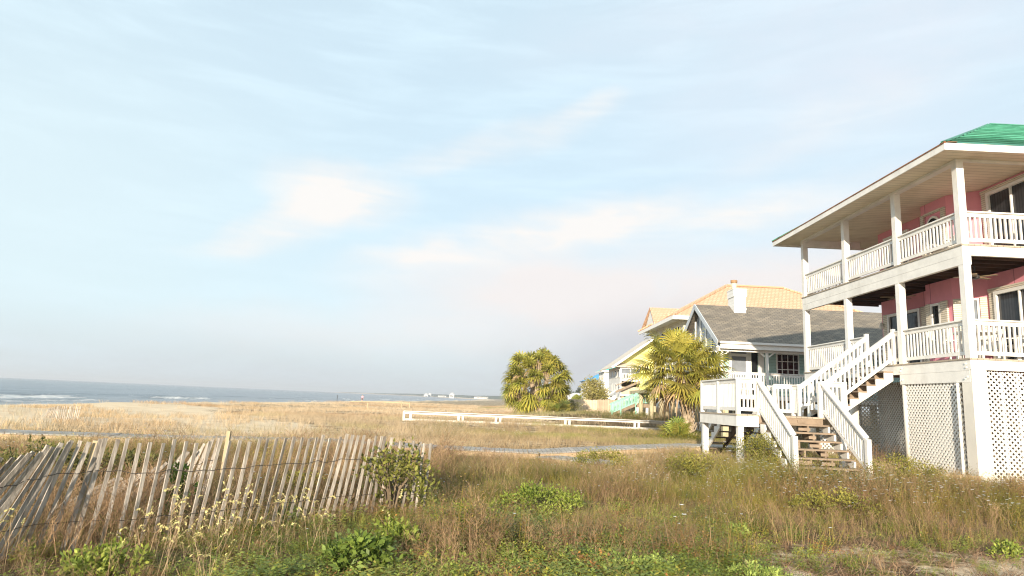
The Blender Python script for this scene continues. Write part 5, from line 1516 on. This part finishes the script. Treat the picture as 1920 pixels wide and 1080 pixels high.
# broken stems and litter lying on the sand and between the plants
def t_litter(rng, k):
    V, F, C = [], [], []
    for i in range(k):
        p = np.array((rng.uniform(-.16, .16), rng.uniform(-.16, .16), rng.uniform(.0, .03))); a = rng.uniform(0, 6.28); L = rng.uniform(.05, .20)
        q = p+np.array((math.cos(a)*L, math.sin(a)*L, rng.uniform(-.01, .07))); w = np.array((-math.sin(a), math.cos(a), .3))*rng.uniform(.0015, .004); n0 = len(V)
        V += [p-w, p+w, q+w*.6, q-w*.6]; F += [(n0, n0+1, n0+2), (n0, n0+2, n0+3)]; C += [np.ones(3)*rng.uniform(.6, 1.3)]*4
    return np.array(V), np.array(F), np.array(C)
T_lit = [t_litter(rng, 26) for _ in range(6)]
x, y = scatter(rng, 4.8, 13, 34, lambda x, y: clear(x, y)*np.clip(.35+.65*sandy(x, y)*(vn(x, y, .8, 66)+.3), 0, 1), fall=fall)
bake('plant_litter', 'broken dry stems and litter lying on the sand between the foreground plants', 'litter', T_lit, x, y, rng.uniform(.7, 1.3, len(x)), lerp((.22, .125, .075), (.42, .29, .18), rng.random(len(x))), rng, M['grass'])
# 6 flowering thicket towards the house
x, y = scatter(rng, 6.6, 18, 50, lambda x, y: clear(x, y)*np.clip(bushy(x, y)*(.15+1.3*vn(x, y, 1.0, 71)), 0, 1))
t = np.clip(vn(x, y, 1.3, 72)*.9+rng.random(len(x))*.3, 0, 1); c = lerp((.10, .12, .018), (.38, .345, .065), t); bw = np.clip((vn(x, y, 1.1, 74)-.45)*4, 0, 1)*.75*(rng.random(len(x)) < .75); c = c*(1-bw[:, None])+lerp((.19, .12, .06), (.42, .285, .15), rng.random(len(x)))*bw[:, None]
sc_ = rng.uniform(.75, 1.55, len(x))*hum(x, y)*(1+.8*np.exp(-((x-5.4)/1.3)**2-((y-14.9)/1.3)**2))
fl_ = (np.exp(-(((x-4.8)/1.9)**2+((y-13.6)/2.0)**2))+np.exp(-(((x-8.0)/2.2)**2+((y-11.4)/1.4)**2)))*.9+.06 > rng.random(len(x))
bake('flowering_weeds', 'thicket of green weeds with tiny white flowers beside the stairs and lattice', 'weeds', T_bush, x[fl_], y[fl_], sc_[fl_], c[fl_], rng, M['leaf'])
bake('low_scrub', 'low olive and brown leafy scrub across the foreground', 'scrub', T_brush, x[~fl_], y[~fl_], sc_[~fl_], c[~fl_], rng, M['leaf'])
# 7 middle distance grass
x, y = scatter(rng, 14, 46, 15, lambda x, y: clear(x, y)*landward(x, y)*np.clip(.55+.6*vn(x, y, 4, 81), 0, 1), fall=lambda r: np.clip(24/r, .5, 1))
gold = sm((-x+2)/10+.25*(vn(x, y, 7, 82)-.5))*sm((y-13)/8)
t = np.clip(vn(x, y, 2.5, 83)*.6+rng.random(len(x))*.5, 0, 1)
c = lerp((.29, .21, .12), (.50, .38, .23), t)*(1-gold[:, None])+lerp(GOLD_A, GOLD_B, t)*gold[:, None]
gm = (np.clip((vn(x, y, 3.2, 84)-.50)*5, 0, 1)*(.35+.65*(1-gold)))*.75
c = c*(1-gm[:, None])+lerp((.15, .18, .035), (.33, .33, .085), t)*gm[:, None]
bake('dune_grass', 'golden and olive dune grass over the middle distance', 'grass', T_mid, x, y, rng.uniform(.6, 1.1, len(x))*(.75+.45*vn(x, y, 5, 85)), c, rng, M['grass'])
# brown mounds of weeds round the walk
x, y = scatter(rng, 13, 40, 5, lambda x, y: clear(x, y)*np.clip((vn(x, y, 3.5, 86)-.42)*4, 0, 1)*(x > -8))
bake('mound_weeds', 'low olive weed mounds around the boardwalk and white fence', 'weeds', T_bush, x, y, rng.uniform(.9, 1.7, len(x)), lerp((.15, .16, .035), (.40, .35, .12), rng.random(len(x))), rng, M['leaf'], zs=np.full(len(x), .8))
# 8 far grass to the beach crest
def farm(x, y):
    return clear(x, y)*landward(x, y)*np.clip(.40+.75*vn(x, y, 7, 92), 0, 1)
x, y = scatter(rng, 42, 150, 3.0, farm, az=(-46, 30), fall=lambda r: np.clip(60/r, .3, 1))
t = np.clip(vn(x, y, 6, 93)*.6+rng.random(len(x))*.5, 0, 1); c = lerp((.43, .325, .21), (.62, .495, .345), t)
rdm = np.clip((vn(x, y, 8, 94)-.58)*6, 0, 1)*.6; c = c*(1-rdm[:, None])+np.array((.36, .22, .12))*rdm[:, None]
gm = np.clip((vn(x, y, 9, 95)-.6)*6, 0, 1)*(x > -4)*.7; c = c*(1-gm[:, None])+np.array((.20, .21, .06))*gm[:, None]
bake('sea_oats', 'tawny sea oats and grass thinning towards the beach', 'grass', T_far, x, y, rng.uniform(.45, .85, len(x)), c, rng, M['grass'])
x, y = scatter(rng, 24, 75, 2.5, lambda x, y: clear(x, y)*(x < -12)*(x-shore_x(y) > 25)*(vn(x, y, 4, 96) > .60), az=(-50, 0))
bake('beach_tufts', 'reddish grass tufts on the low dune crest by the beach', 'grass', T_far, x, y, rng.uniform(.45, .9, len(x)), lerp((.42, .29, .17), (.62, .47, .29), rng.random(len(x))), rng, M['grass'])
# yellow flowers in front of the cottage and tiled house
def yf(x, y): return np.clip(np.exp(-(((x-8.2)/2.2)**2+((y-31)/2.5)**2))*.9+.9*np.exp(-(((x-9.5)/3.0)**2+((y-50)/2.0)**2)), 0, 1)*clear(x, y)
T_yel = [t_leafy(rng, 10, .22, .30, .07, 8, (4.2, 2.6, .6), .2, .95) for _ in range(4)]
for TV, TF, TC in T_yel:
    pass
x, y = scatter(rng, 26, 56, 9, yf, az=(0, 22))
bake('yellow_wildflowers', 'green mounds of yellow wildflowers behind and before the white fence', 'wildflowers', T_yel, x, y, rng.uniform(1.0, 1.9, len(x)), lerp((.15, .18, .03), (.25, .25, .05), rng.random(len(x))), rng, M['leaf'])
# dry weeds under the house edge
x = rng.uniform(10.2, 12.6, 60); y = rng.uniform(18.0, 22.0, 60)
bake('dead_weeds_under_porch', 'dry brown stalks standing along the shaded lattice under the porch', 'weeds', T_twig, x, y, rng.uniform(.9, 1.6, 60), lerp(TW_A, TW_B, rng.random(60)), rng, M['grass'])
